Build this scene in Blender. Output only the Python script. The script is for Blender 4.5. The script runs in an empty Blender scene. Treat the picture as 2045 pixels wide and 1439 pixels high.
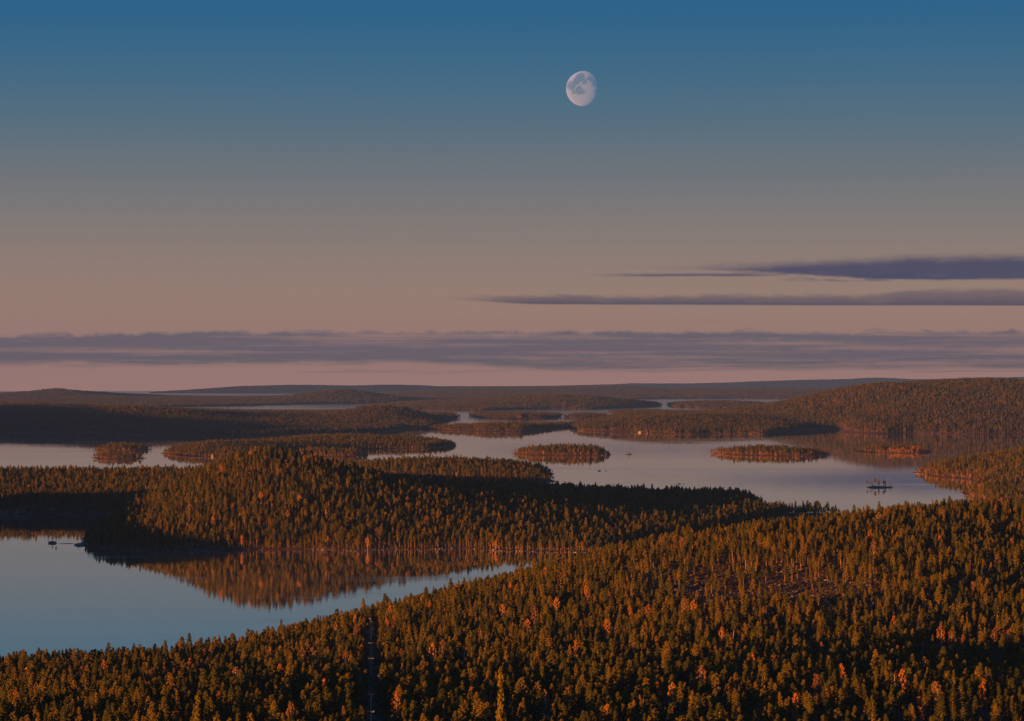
import bpy, bmesh, math, random
import numpy as np
from mathutils import Vector, Matrix

random.seed(7); RNG = np.random.default_rng(7)
scene = bpy.context.scene
COL = scene.collection

# ------------------------------------------------------------------ camera
F, VH, CU, H = 5000.0, 745.0, 1022.5, 180.0      # focal length in photo pixels, eye level row, centre column, height above lake
REARTH = 7.4e6                                   # earth radius with refraction
cam_d = bpy.data.cameras.new('camera'); cam = bpy.data.objects.new('camera', cam_d); COL.objects.link(cam)
cam_d.sensor_width = 36.0; cam_d.lens = 36.0 * F / 2045.0
cam_d.clip_start = 1.0; cam_d.clip_end = 400000.0
cam.location = (0, 0, H)
cam.rotation_euler = (math.radians(90) + (VH - 719.5) / F, 0, 0)
scene.camera = cam

# ------------------------------------------------------------------ sun / exposure
SUN_AZ, SUN_EL = math.radians(42.5), math.radians(2.9)   # light travels forward and to the right
sun_d = bpy.data.lights.new('sun', 'SUN'); sun = bpy.data.objects.new('sun', sun_d); COL.objects.link(sun)
sun_d.energy = 5.0; sun_d.angle = math.radians(0.5); sun_d.color = (1.0, 0.365, 0.045)
ldir = Vector((math.sin(SUN_AZ) * math.cos(SUN_EL), math.cos(SUN_AZ) * math.cos(SUN_EL), -math.sin(SUN_EL)))
sun.rotation_euler = ldir.to_track_quat('-Z', 'Y').to_euler()
scene.view_settings.view_transform = 'Standard'; scene.view_settings.look = 'None'
scene.view_settings.exposure = 1.15; scene.view_settings.gamma = 1.0
scene.render.engine = 'CYCLES'
scene.cycles.max_bounces = 6; scene.cycles.diffuse_bounces = 2; scene.cycles.glossy_bounces = 3
scene.cycles.transparent_max_bounces = 8; scene.cycles.volume_bounces = 0
scene.cycles.use_denoising = True

# ------------------------------------------------------------------ node helpers
def s2l(c):
    return tuple(((x / 255.0) / 12.92 if x / 255.0 <= 0.04045 else ((x / 255.0 + 0.055) / 1.055) ** 2.4) for x in c)

class X:
    """a float socket with arithmetic"""
    def __init__(s, nt, sock): s.nt, s.s = nt, sock
    def _m(s, op, *args):
        n = s.nt.nodes.new('ShaderNodeMath'); n.operation = op
        for i, a in enumerate((s,) + args):
            if isinstance(a, X): s.nt.links.new(a.s, n.inputs[i])
            else: n.inputs[i].default_value = a
        return X(s.nt, n.outputs[0])
    def __add__(s, o): return s._m('ADD', o)
    __radd__ = __add__
    def __mul__(s, o): return s._m('MULTIPLY', o)
    __rmul__ = __mul__
    def __sub__(s, o): return s._m('SUBTRACT', o)
    def __rsub__(s, o): return (s * -1.0) + o
    def __truediv__(s, o): return s._m('DIVIDE', o)
    def sqrt(s): return s._m('SQRT')
    def atan2(s, o): return s._m('ARCTAN2', o)
    def maxi(s, o): return s._m('MAXIMUM', o)
    def clamp(s):
        r = s._m('ADD', 0.0); r.s.node.use_clamp = True; return r
    def sstep(s, a, b):
        d = (s - a) / (b - a) if isinstance(b, X) or isinstance(a, X) else (s - a) * (1.0 / (b - a))
        t = d.clamp()
        return t * t * (3.0 - 2.0 * t)

def combine(nt, x, y, z):
    n = nt.nodes.new('ShaderNodeCombineXYZ')
    for i, a in enumerate((x, y, z)):
        if isinstance(a, X): nt.links.new(a.s, n.inputs[i])
        else: n.inputs[i].default_value = a
    return n.outputs[0]

def noise(nt, vec, scale=1.0, detail=4.0, rough=0.55, dist=0.0):
    n = nt.nodes.new('ShaderNodeTexNoise')
    if vec is not None: nt.links.new(vec, n.inputs['Vector'])
    n.inputs['Scale'].default_value = scale; n.inputs['Detail'].default_value = detail
    n.inputs['Roughness'].default_value = rough; n.inputs['Distortion'].default_value = dist
    return X(nt, n.outputs[0])

def ramp(nt, fac, stops, interp='LINEAR'):
    n = nt.nodes.new('ShaderNodeValToRGB'); cr = n.color_ramp; cr.interpolation = interp
    while len(cr.elements) < len(stops): cr.elements.new(0.5)
    for e, (p, c) in zip(cr.elements, stops):
        e.position = p; e.color = (*c, 1.0)
    nt.links.new(fac.s if isinstance(fac, X) else fac, n.inputs[0])
    return n.outputs[0]

def mixc(nt, fac, a, b, blend='MIX'):
    n = nt.nodes.new('ShaderNodeMix'); n.data_type = 'RGBA'; n.blend_type = blend
    for i, v in ((0, fac), (6, a), (7, b)):
        if isinstance(v, X): nt.links.new(v.s, n.inputs[i])
        elif isinstance(v, bpy.types.NodeSocket): nt.links.new(v, n.inputs[i])
        elif isinstance(v, tuple): n.inputs[i].default_value = (*v, 1.0)
        else: n.inputs[i].default_value = v
    return n.outputs[2]

# ------------------------------------------------------------------ sky
world = bpy.data.worlds.new('World'); scene.world = world; world.use_nodes = True
wt = world.node_tree; wt.nodes.clear()
tc = wt.nodes.new('ShaderNodeTexCoord'); sep = wt.nodes.new('ShaderNodeSeparateXYZ')
wt.links.new(tc.outputs['Generated'], sep.inputs[0])
dx, dy, dz = (X(wt, sep.outputs[i]) for i in range(3))
hor = (dx * dx + dy * dy).sqrt().maxi(0.02)
E = dz / hor                                   # tangent of the elevation
V = E * 5000.0                                 # elevation and azimuth in 1/5000 rad
U = dx.atan2(dy) * 5000.0
SKY = [(-60, (250, 178, 156)), (10, (238, 170, 150)), (24, (208, 152, 137)), (45, (176, 133, 124)), (80, (155, 122, 115)), (150, (149, 123, 113)), (210, (141, 121, 114)), (300, (125, 117, 116)),
       (400, (104, 110, 118)), (500, (80, 105, 123)), (600, (58, 100, 129)), (700, (38, 94, 132)), (800, (32, 90, 133)), (1600, (28, 78, 128)), (6000, (22, 62, 112))]
def vpos(v): return ((v + 60.0) / 6060.0) ** 0.5
fac = ((V + 60.0) * (1.0 / 6060.0)).clamp().sqrt()
sky_col = ramp(wt, fac, [(vpos(v), s2l(c)) for v, c in SKY])
# cloud streaks of dawn
n_big = noise(wt, combine(wt, U * 0.004, V * 0.03, 0.0), 1.0, 5.0, 0.6)
n_mid = noise(wt, combine(wt, U * 0.012, V * 0.06, 3.0), 1.0, 6.0, 0.6)
n_fin = noise(wt, combine(wt, U * 0.03, V * 0.12, 7.0), 1.0, 5.0, 0.6)
n_str = noise(wt, combine(wt, U * 0.0022, V * 0.075, 11.0), 1.0, 5.0, 0.55)
n_top = noise(wt, combine(wt, U * 0.0115, 0.0, 5.0), 1.0, 5.0, 0.6)
n_tp2 = noise(wt, combine(wt, U * 0.006, 0.0, 9.0), 1.0, 4.0, 0.6)
far_r = 1.0 - U.sstep(2500.0, 4500.0)
# upper right bank
s1 = U.sstep(300.0, 860.0)
b1 = 206.0 - 23.0 * s1 + (n_mid - 0.5) * (14.0 - 11.0 * s1)
t1 = 217.0 + 20.0 * s1 + (n_tp2 - 0.5) * 16.0 + (n_fin - 0.5) * 12.0 + (n_mid - 0.5) * 12.0
b1 = b1 + (n_fin - 0.5) * 6.0
c1 = V.sstep(b1 - 2.0, b1 + 5.0) * (1.0 - V.sstep(t1 - 22.0, t1 + 4.0) * 0.999) * (0.8 + 0.4 * n_mid).clamp() * U.sstep(160.0, 560.0) * far_r
# thin streak below it
b1b = 193.0 + (n_mid - 0.5) * 6.0
t1b = 200.0 + (n_top - 0.5) * 10.0
c1b = V.sstep(b1b - 1.5, b1b + 2.0) * (1.0 - V.sstep(t1b - 5.0, t1b + 2.0)) * U.sstep(120.0, 320.0) * (1.0 - U.sstep(420.0, 600.0)) * 0.8
c1c = V.sstep(180.0, 184.0) * (1.0 - V.sstep(186.0, 198.0)) * U.sstep(500.0, 640.0) * (1.0 - U.sstep(650.0, 900.0)) * n_mid.sstep(0.42, 0.6) * 0.7
# long flat streak
b2 = 137.5 - 0.006 * U + (n_big - 0.5) * 2.0 + (n_fin - 0.5) * 1.5 + 9.0 * (1.0 - U.sstep(-160.0, 60.0))
t2 = 157.0 + (n_tp2 - 0.5) * 16.0 + (n_fin - 0.5) * 12.0 + (n_mid - 0.5) * 12.0 + 10.0 * U.sstep(650.0, 850.0)
c2 = V.sstep(b2 - 1.0, b2 + 3.0) * (1.0 - V.sstep(t2 - 8.0, t2 + 3.0)) * U.sstep(-170.0, 60.0) * far_r
shade2 = (1.0 - ((V - b2) / (t2 - b2)).clamp() * 0.55) * (0.66 + 0.75 * n_mid).clamp()
# layered bank along the horizon
t3 = 84.0 + (n_top - 0.5) * 40.0 + (n_fin - 0.5) * 14.0 - 7.0 * (1.0 - U.sstep(-1000.0, -500.0))
b3 = 17.0 + (n_big - 0.5) * 34.0 + (n_str - 0.5) * 22.0 - 9.0 * U.sstep(-100.0, 100.0)
c3 = V.sstep(b3 - 5.0, b3 + 9.0) * (1.0 - V.sstep(t3 - 7.0, t3 + 3.0))
lay = (n_str - 0.5) * 2.6 + (n_fin - 0.5) * 0.5 + 0.95 - 0.10 * V.sstep(60.0, 88.0) - 0.35 * n_mid.sstep(0.5, 0.75) * V.sstep(55.0, 75.0) - 0.12 * U.sstep(200.0, 700.0)
c3 = c3 * lay.clamp()
c4 = n_str.sstep(0.52, 0.66) * V.sstep(-6.0, 4.0) * (1.0 - V.sstep(18.0, 40.0)) * 0.45
c5 = n_big.sstep(0.60, 0.72) * V.sstep(92.0, 98.0) * (1.0 - V.sstep(98.0, 112.0)) * 0.35
col = mixc(wt, (c4 + c5).clamp(), sky_col, s2l((120, 106, 114)))
col = mixc(wt, c3 * 0.95, col, s2l((97, 90, 105)))
col = mixc(wt, (c2 * shade2 * 0.95).clamp(), col, s2l((70, 68, 92)))
col = mixc(wt, ((c1 * 0.97) + c1b + c1c).clamp(), col, s2l((66, 67, 96)))
nish = wt.nodes.new('ShaderNodeTexSky'); nish.sky_type = 'NISHITA'; nish.sun_disc = False
nish.sun_elevation = SUN_EL; nish.sun_rotation = math.radians(180) + SUN_AZ
nish.air_density = 1.0; nish.dust_density = 0.4; nish.ozone_density = 2.0
bg1 = wt.nodes.new('ShaderNodeBackground'); bg1.inputs[1].default_value = 0.50
bg2 = wt.nodes.new('ShaderNodeBackground'); bg2.inputs[1].default_value = 0.05
wmx = wt.nodes.new('ShaderNodeMixShader'); wmx.inputs[0].default_value = 0.06
wo = wt.nodes.new('ShaderNodeOutputWorld')
wt.links.new(col, bg1.inputs[0]); wt.links.new(nish.outputs[0], bg2.inputs[0])
wt.links.new(bg1.outputs[0], wmx.inputs[1]); wt.links.new(bg2.outputs[0], wmx.inputs[2]); wt.links.new(wmx.outputs[0], wo.inputs[0])

# ------------------------------------------------------------------ materials
def new_mat(name):
    m = bpy.data.materials.new(name); m.use_nodes = True
    nt = m.node_tree; bs = nt.nodes['Principled BSDF']
    return m, nt, bs
def objcoord(nt, which='Object'):
    t = nt.nodes.new('ShaderNodeTexCoord'); return t.outputs[which]
def geopos(nt):
    g = nt.nodes.new('ShaderNodeNewGeometry'); return g.outputs['Position']
def objrandom(nt):
    o = nt.nodes.new('ShaderNodeObjectInfo'); return X(nt, o.outputs['Random'])

def foliage_mat(name, stops, transl=0.25, nscale=1.1):
    m, nt, bs = new_mat(name)
    r = objrandom(nt); n = noise(nt, objcoord(nt), nscale, 2.0)
    f = (r * 0.74 + (n - 0.5) * 0.9 + 0.13).clamp()
    c = ramp(nt, f, stops)
    nt.links.new(c, bs.inputs['Base Color']); bs.inputs['Roughness'].default_value = 0.75
    bs.inputs['Specular IOR Level'].default_value = 0.2
    if transl:
        tr = nt.nodes.new('ShaderNodeBsdfTranslucent'); nt.links.new(c, tr.inputs[0])
        mx = nt.nodes.new('ShaderNodeMixShader'); mx.inputs[0].default_value = transl
        nt.links.new(bs.outputs[0], mx.inputs[1]); nt.links.new(tr.outputs[0], mx.inputs[2])
        nt.links.new(mx.outputs[0], nt.nodes['Material Output'].inputs[0])
    return m
M = {}
M['pine'] = foliage_mat('pine_needles', [(0.0, (0.024, 0.034, 0.005)), (0.4, (0.074, 0.072, 0.005)), (0.75, (0.150, 0.108, 0.006)), (1.0, (0.24, 0.13, 0.008))], 0.15)
M['spruce'] = foliage_mat('dimmed_pine_needles', [(0.0, (0.018, 0.024, 0.010)), (0.5, (0.046, 0.040, 0.016)), (0.85, (0.085, 0.055, 0.020)), (1.0, (0.14, 0.075, 0.028))], 0.1)  # darkened pine needles for far groves; weak light painted into the colour
M['birch'] = foliage_mat('birch_leaves', [(0.0, (0.26, 0.095, 0.008)), (0.5, (0.46, 0.17, 0.010)), (1.0, (0.56, 0.27, 0.02))], 0.3)
M['rust'] = foliage_mat('rust_leaves', [(0.0, (0.16, 0.07, 0.03)), (0.5, (0.26, 0.11, 0.035)), (1.0, (0.34, 0.17, 0.06))], 0.3)
M['twig'] = foliage_mat('birch_twigs', [(0.0, (0.11, 0.06, 0.045)), (1.0, (0.20, 0.11, 0.08))], 0.0)
M['shrub'] = foliage_mat('heath_shrub_leaves', [(0.0, (0.05, 0.035, 0.015)), (0.5, (0.10, 0.055, 0.02)), (1.0, (0.17, 0.08, 0.03))], 0.1)

def bark_mat(name, low, high, z0, z1):
    m, nt, bs = new_mat(name)
    oc = objcoord(nt); sp = nt.nodes.new('ShaderNodeSeparateXYZ'); nt.links.new(oc, sp.inputs[0])
    f = X(nt, sp.outputs[2]).sstep(z0, z1); n = noise(nt, oc, 3.0, 3.0)
    c = mixc(nt, f, low, high); c = mixc(nt, n * 0.5, c, tuple(x * 0.45 for x in low))
    nt.links.new(c, bs.inputs['Base Color']); bs.inputs['Roughness'].default_value = 0.85
    return m
M['bark'] = bark_mat('pine_bark', (0.20, 0.13, 0.095), (0.42, 0.20, 0.085), 1.0, 5.0)
M['white_bark'] = bark_mat('birch_bark', (0.55, 0.50, 0.44), (0.62, 0.55, 0.48), 0.0, 3.0)

def ground_mat(name, far=False):
    m, nt, bs = new_mat(name); p = geopos(nt)
    a = noise(nt, p, 0.012, 6.0, 0.65); b = noise(nt, p, 0.10, 5.0, 0.7); c = noise(nt, p, 0.6, 4.0, 0.7)
    heath = ramp(nt, (b * 0.65 + c * 0.35), [(0.30, (0.028, 0.020, 0.012)), (0.46, (0.085, 0.045, 0.022)), (0.58, (0.14, 0.068, 0.034)), (0.72, (0.20, 0.13, 0.075))])
    lichen = mixc(nt, c.sstep(0.35, 0.65), (0.16, 0.14, 0.115), (0.32, 0.29, 0.25))
    col_ = mixc(nt, (a * 0.5 + b * 0.5).sstep(0.52, 0.62) * 0.65, heath, lichen)
    if far: col_ = mixc(nt, 0.75, col_, (0.045, 0.045, 0.02))
    nt.links.new(col_, bs.inputs['Base Color']); bs.inputs['Roughness'].default_value = 0.95
    bs.inputs['Specular IOR Level'].default_value = 0.1
    bp = nt.nodes.new('ShaderNodeBump'); bp.inputs['Strength'].default_value = 0.8; bp.inputs['Distance'].default_value = 0.6
    nt.links.new(c.s, bp.inputs['Height']); nt.links.new(bp.outputs[0], bs.inputs['Normal'])
    return m
M['ground'] = ground_mat('heath_ground')
M['far_ground'] = ground_mat('far_forest_ground', True)

m, nt, bs = new_mat('granite'); p = objcoord(nt)
a = noise(nt, p, 1.3, 5.0, 0.65); r = objrandom(nt)
nt.links.new(ramp(nt, (a * 0.75 + r * 0.25), [(0.3, (0.07, 0.06, 0.05)), (0.5, (0.17, 0.15, 0.125)), (0.68, (0.32, 0.28, 0.24))]), bs.inputs['Base Color'])
bs.inputs['Roughness'].default_value = 0.9
bp = nt.nodes.new('ShaderNodeBump'); bp.inputs['Strength'].default_value = 0.5; nt.links.new(a.s, bp.inputs['Height']); nt.links.new(bp.outputs[0], bs.inputs['Normal'])
M['rock'] = m

m, nt, bs = new_mat('lake_water'); p = geopos(nt)
bs.inputs['Base Color'].default_value = (1.0, 0.92, 0.81, 1); bs.inputs['Metallic'].default_value = 0.95; bs.inputs['IOR'].default_value = 1.4
mp = nt.nodes.new('ShaderNodeMapping'); mp.inputs['Scale'].default_value = (0.35, 1.0, 1.0); nt.links.new(p, mp.inputs[0])
wv = noise(nt, mp.outputs[0], 0.45, 3.0, 0.5)
mp2 = nt.nodes.new('ShaderNodeMapping'); mp2.inputs['Scale'].default_value = (0.0012, 0.0085, 1.0); nt.links.new(p, mp2.inputs[0])
br = noise(nt, mp2.outputs[0], 1.0, 5.0, 0.6)
spw = nt.nodes.new('ShaderNodeSeparateXYZ'); nt.links.new(p, spw.inputs[0]); wind = X(nt, spw.outputs[1]).sstep(7500.0, 12000.0)   # the open lake far out is ruffled
nt.links.new((0.022 + 0.08 * br.sstep(0.52, 0.74) + wind * 0.07).s, bs.inputs['Roughness'])
bp = nt.nodes.new('ShaderNodeBump'); bp.inputs['Distance'].default_value = 0.05; bp.inputs['Strength'].default_value = 0.12
nt.links.new(wv.s, bp.inputs['Height']); nt.links.new(bp.outputs[0], bs.inputs['Normal'])
M['water'] = m

def flat_mat(name, c, rough=0.7, vary=0.25, scale=2.0):
    m, nt, bs = new_mat(name)
    n = noise(nt, objcoord(nt), scale, 4.0)
    nt.links.new(mixc(nt, n * vary, c, tuple(x * 0.4 for x in c)), bs.inputs['Base Color']); bs.inputs['Roughness'].default_value = rough
    return m
M['pole'] = flat_mat('weathered_pole_wood', (0.55, 0.48, 0.40))
M['insulator'] = flat_mat('porcelain', (0.6, 0.58, 0.55), 0.3)
M['cable'] = flat_mat('aluminium_cable', (0.30, 0.29, 0.28), 0.5)
M['paint_white'] = flat_mat('white_boards', (0.42, 0.38, 0.32))
M['paint_red'] = flat_mat('red_boards', (0.30, 0.06, 0.04))
M['roofing'] = flat_mat('dark_roofing', (0.09, 0.08, 0.08))
M['glass'] = flat_mat('window_glass', (0.03, 0.04, 0.05), 0.1)

# ------------------------------------------------------------------ object helpers
def tag(o, label=None, cat=None, group=None, kind=None):
    for k, v in (('label', label), ('category', cat), ('group', group), ('kind', kind)):
        if v: o[k] = v
    return o
def link(o, parent=None):
    COL.objects.link(o)
    if parent is not None: o.parent = parent
    return o
def mesh_obj(name, me, parent=None): return link(bpy.data.objects.new(name, me), parent)
def empty(name, loc):
    o = bpy.data.objects.new(name, None); o.empty_display_size = 0.5; o.location = loc; return link(o)

class MB:
    def __init__(s): s.v, s.f, s.m, s.n = [], [], [], 0
    def add(s, v, f, mi=0):
        v = np.asarray(v, float); s.v.append(v); s.f += [tuple(i + s.n for i in q) for q in f]; s.m += [mi] * len(f); s.n += len(v)
    def tube(s, a, b, r0, r1, k=6, mi=0, cap=True):
        a, b = np.array(a, float), np.array(b, float); d = b - a; L = np.linalg.norm(d); d /= max(L, 1e-9)
        x = np.cross(d, [0, 0, 1.0]) if abs(d[2]) < 0.9 else np.cross(d, [1.0, 0, 0]); x /= np.linalg.norm(x); y = np.cross(d, x)
        ang = np.arange(k) * 2 * math.pi / k
        ring = np.cos(ang)[:, None] * x + np.sin(ang)[:, None] * y
        f = [(i, (i + 1) % k, k + (i + 1) % k, k + i) for i in range(k)]
        if cap: f += [tuple(range(k))[::-1], tuple(range(k, 2 * k))]
        s.add(np.vstack([a + ring * r0, b + ring * r1]), f, mi)
    def path(s, pts, rad, k=6, mi=0):
        ang = np.arange(k) * 2 * math.pi / k; V_ = []; f = []
        for (p, r) in zip(pts, rad):
            for t in ang: V_.append((p[0] + r * math.cos(t), p[1] + r * math.sin(t), p[2]))
        for j in range(len(pts) - 1):
            for i in range(k): f.append((j * k + i, j * k + (i + 1) % k, (j + 1) * k + (i + 1) % k, (j + 1) * k + i))
        f.append(tuple(range((len(pts) - 1) * k, len(pts) * k)))
        s.add(V_, f, mi)
    def box(s, c, d, mi=0):
        c, d = np.array(c, float), np.array(d, float) / 2
        v = [c + d * np.array((i, j, k)) for i in (-1, 1) for j in (-1, 1) for k in (-1, 1)]
        s.add(v, [(0, 1, 3, 2), (4, 6, 7, 5), (0, 4, 5, 1), (2, 3, 7, 6), (0, 2, 6, 4), (1, 5, 7, 3)], mi)
    def mesh(s, name, mats, smooth=False):
        me = bpy.data.meshes.new(name); me.from_pydata(np.vstack(s.v).tolist() if s.v else [], [], s.f)
        for mt in mats: me.materials.append(mt)
        if len(mats) > 1: me.polygons.foreach_set('material_index', s.m)
        if smooth: me.polygons.foreach_set('use_smooth', [True] * len(me.polygons))
        me.update(); return me

def ico(sub=1):
    bm = bmesh.new(); bmesh.ops.create_icosphere(bm, subdivisions=sub, radius=1.0)
    v = np.array([q.co[:] for q in bm.verts]); f = [tuple(q.index for q in t.verts) for t in bm.faces]; bm.free(); return v, f
ICO1, ICO2, ICO3 = ico(1), ico(2), ico(3)

# ------------------------------------------------------------------ tree prototypes
def clump(mb, rng, c, r, leaves, lsize, mi=0, core=0.8, flat=0.75):
    v, f = ICO1
    if core > 0:
        vv = v * (r * core) * (0.75 + 0.5 * rng.random((len(v), 1))); vv[:, 2] *= flat
        mb.add(vv + c, f, mi)
    for _ in range(leaves):
        d = rng.normal(size=3); d /= np.linalg.norm(d); d[2] *= flat
        p = c + d * r * (0.65 + 0.5 * rng.random())
        a = rng.normal(size=3); a /= np.linalg.norm(a); b = np.cross(a, d + 0.3 * rng.normal(size=3)); b /= max(np.linalg.norm(b), 1e-6)
        sz = lsize * (0.6 + 0.8 * rng.random())
        mb.add([p - a * sz * 0.5, p + b * sz * 0.4, p + a * sz * 0.6, p - b * sz * 0.35], [(0, 1, 2, 3)], mi)

def conifer(seed, h, base, rmax, shape, gap=0.0, nclump=58):
    """shape: function of t (0 base of the crown .. 1 tip) giving the relative radius"""
    rng = np.random.default_rng(seed); tr, cr = MB(), MB()
    bend = rng.normal(size=2) * 0.18
    pts = [np.array((bend[0] * t * t, bend[1] * t * t, h * t * 0.97)) for t in (0, 0.12, 0.35, 0.6, 0.82, 1.0)]
    r0 = 0.017 * h
    tr.path(pts, [r0 * 1.25, r0, r0 * 0.85, r0 * 0.6, r0 * 0.35, r0 * 0.08], 6)
    axis = lambda z: np.array((bend[0] * (z / h) ** 2, bend[1] * (z / h) ** 2, z))
    for i in range(nclump):
        t = (i + rng.random()) / nclump; t = t ** 0.9
        if gap and rng.random() < gap: continue
        z = h * (base + (1 - base) * t); R = rmax * shape(t)
        a = i * 2.399 + rng.random() * 0.8; q = R * (0.45 + 0.5 * rng.random())
        c = axis(z) + np.array((math.cos(a) * q, math.sin(a) * q, -0.10 * q + 0.15 * rng.normal()))
        tr.tube(axis(max(z - 0.25 * q, h * base * 0.9)), c, 0.045, 0.015, 3, 0, False)
        rr = (0.30 + 0.34 * R) * (0.75 + 0.5 * rng.random())
        clump(cr, rng, c, min(rr * 0.86, 0.8), 11, 0.36, 0, 0.72, 0.7)
    for _ in range(5):
        clump(cr, rng, axis(h * (0.96 + 0.03 * rng.random())) + rng.normal(size=3) * 0.12, 0.26, 5, 0.35, 0, 0.8, 1.2)
    for _ in range(4):                                           # dead lower limbs
        z = h * (base * (0.5 + 0.5 * rng.random())); a = rng.random() * 6.28
        tr.tube(axis(z), axis(z) + np.array((math.cos(a), math.sin(a), 0.1)) * (0.5 + 0.6 * rng.random()), 0.03, 0.01, 3, 0, False)
    return tr, cr

def birch(seed, h, base, rmax, dens=1.0, mat=0):
    rng = np.random.default_rng(seed); tr, cr = MB(), MB(); bend = rng.normal(size=2) * 0.35
    axis = lambda z: np.array((bend[0] * (z / h) ** 2, bend[1] * (z / h) ** 2, z))
    zs = [0, 0.15, 0.4, 0.7, 0.98]; r0 = 0.013 * h
    tr.path([axis(h * t) for t in zs], [r0 * 1.3, r0, r0 * 0.75, r0 * 0.45, r0 * 0.1], 6)
    n = 30
    for i in range(n):
        t = (i + rng.random()) / n; z = h * (base + (1 - base) * t)
        R = rmax * (math.sin(math.pi * min(1, 0.12 + 0.86 * t)) ** 0.7)
        a = i * 2.399 + rng.random(); q = R * (0.35 + 0.65 * rng.random())
        c = axis(z) + np.array((math.cos(a) * q, math.sin(a) * q, 0.2 * q))
        tr.tube(axis(max(z - 0.9 * q, h * base * 0.7)), c, 0.05, 0.012, 3, 0, False)
        if dens > 0.5:
            clump(cr, rng, c, 0.34 + 0.28 * R * rng.random(), 12, 0.36, 0, 0.62, 1.0)
        else:
            for _ in range(7):
                d = rng.normal(size=3) * 0.22 + np.array((math.cos(a), math.sin(a), 1.1)) * (0.5 + 0.5 * rng.random())
                cr.tube(c - 0.3 * d, c + d * 0.8, 0.018, 0.006, 3, 0, False)
            clump(cr, rng, c, 0.5, 5, 0.22, 0, 0.0, 1.0)
    return tr, cr

PINES = [  # round topped, narrow, broad, young conical ...
    conifer(1, 12.5, 0.38, 1.75, lambda t: (1 - t) ** 0.55 * min(1, 0.55 + 2 * t)),
    conifer(2, 13.5, 0.45, 1.55, lambda t: (1 - t) ** 0.5 * min(1, 0.5 + 2 * t)),
    conifer(3, 11.0, 0.30, 1.90, lambda t: (1 - t) ** 0.6 * min(1, 0.6 + 2 * t)),
    conifer(4, 10.5, 0.14, 1.60, lambda t: (1 - t) ** 0.8 * min(1, 0.8 + 2 * t), 0, 60),
    conifer(5, 13.0, 0.25, 1.35, lambda t: (1 - t) ** 0.6 * min(1, 0.7 + 2 * t), 0, 60),
    conifer(6, 12.0, 0.52, 1.80, lambda t: (1 - t) ** 0.4 * min(1, 0.6 + 2 * t), 0.12, 44),
    conifer(7, 7.0, 0.08, 1.25, lambda t: (1 - t) ** 0.85 * min(1, 0.8 + 2 * t), 0, 46),
]
PINE_WORDS = ['round-topped pine', 'tall high-crowned pine', 'broad dense pine', 'full conical pine', 'slim narrow pine', 'sparse flat-topped pine', 'short young conical pine']
BIRCHES = [birch(21, 9.5, 0.28, 1.7), birch(22, 8.0, 0.2, 1.25), birch(23, 7.0, 0.15, 1.8)]
BARE = [birch(31, 11.0, 0.3, 2.3, 0.2), birch(32, 9.0, 0.3, 1.8, 0.2)]

protos = bpy.data.collections.new('forest_prototypes')        # not linked to the scene: only instanced
def proto(name, tr, cr, mats):
    mb = MB()
    mb.v, mb.f, mb.m, mb.n = list(tr.v), list(tr.f), [0] * len(tr.f), tr.n
    mb.f += [tuple(i + tr.n for i in q) for q in cr.f]; mb.v += cr.v; mb.m += [1] * len(cr.f); mb.n += cr.n
    return bpy.data.objects.new(name, mb.mesh(name, mats))
class Bank:
    def __init__(s, name, objs):
        s.c = bpy.data.collections.new(name); s.n = len(objs)
        for i, o in enumerate(objs): o.name = '%s_%02d' % (name, i); s.c.objects.link(o)
NEARBANK = Bank('near_tree', [proto('t', *p, [M['bark'], M['pine']]) for p in PINES] + [proto('t', *p, [M['white_bark'], M['birch']]) for p in BIRCHES]
                + [proto('t', *BIRCHES[2], [M['white_bark'], M['rust']])])

def far_grove(seed, gold=0):
    """a 26 m patch of woodland for shores more than six kilometres off"""
    rng = np.random.default_rng(seed); mb = MB()
    for i in range(12):
        x, y = rng.uniform(-13, 13, 2); h = rng.uniform(5, 18); r = rng.uniform(1.2, 2.1); k = 6
        mb.tube((x, y, -1.0), (x, y, h * 0.5), 0.2, 0.16, 4, 0, False)
        mi = 2 if (gold and i < gold) else 1
        if mi == 2: h *= 0.65
        for j in range(3):
            c = np.array((x, y, h * (0.48 + 0.17 * j))) + rng.normal(size=3) * 0.3
            v, f = ICO1; vv = v * np.array((r * (1 - 0.22 * j), r * (1 - 0.22 * j), h * 0.17)) * (0.7 + 0.55 * rng.random((len(v), 1)))
            mb.add(vv + c, f, mi)
    return bpy.data.objects.new('g', mb.mesh('far_grove', [M['bark'], M['spruce'], M['rust']]))  # 'spruce' is darkened pine needles, weak light painted into the colour
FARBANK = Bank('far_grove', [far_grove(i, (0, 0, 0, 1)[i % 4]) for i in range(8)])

def rock_mesh(seed, sub=ICO2, sq=0.6):
    rng = np.random.default_rng(seed); v, f = sub
    vv = v.copy()
    for _ in range(7):                                        # chop with planes for angular faces
        n = rng.normal(size=3); n /= np.linalg.norm(n); d = rng.uniform(0.55, 0.9)
        k = vv @ n; vv -= np.outer(np.maximum(k - d, 0), n)
    vv *= np.array((rng.uniform(0.8, 1.3), rng.uniform(0.7, 1.1), sq * rng.uniform(0.8, 1.2))); vv += rng.normal(size=vv.shape) * 0.02
    mb = MB(); mb.add(vv, f); return mb.mesh('boulder', [M['rock']])
ROCKS = [rock_mesh(i) for i in range(6)]
ROCKBANK = Bank('loose_rock', [bpy.data.objects.new('r', me) for me in ROCKS])
def shrub(seed):
    rng = np.random.default_rng(seed); mb = MB()
    for _ in range(7):
        clump(mb, rng, np.array((*rng.normal(size=2) * 0.5, 0.3 + 0.3 * rng.random())), 0.4, 8, 0.3, 0, 0.8, 0.9)
    return bpy.data.objects.new('s', mb.mesh('heath_shrub', [M['shrub']]))
SHRUBBANK = Bank('heath_shrub', [shrub(i) for i in range(3)])

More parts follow.
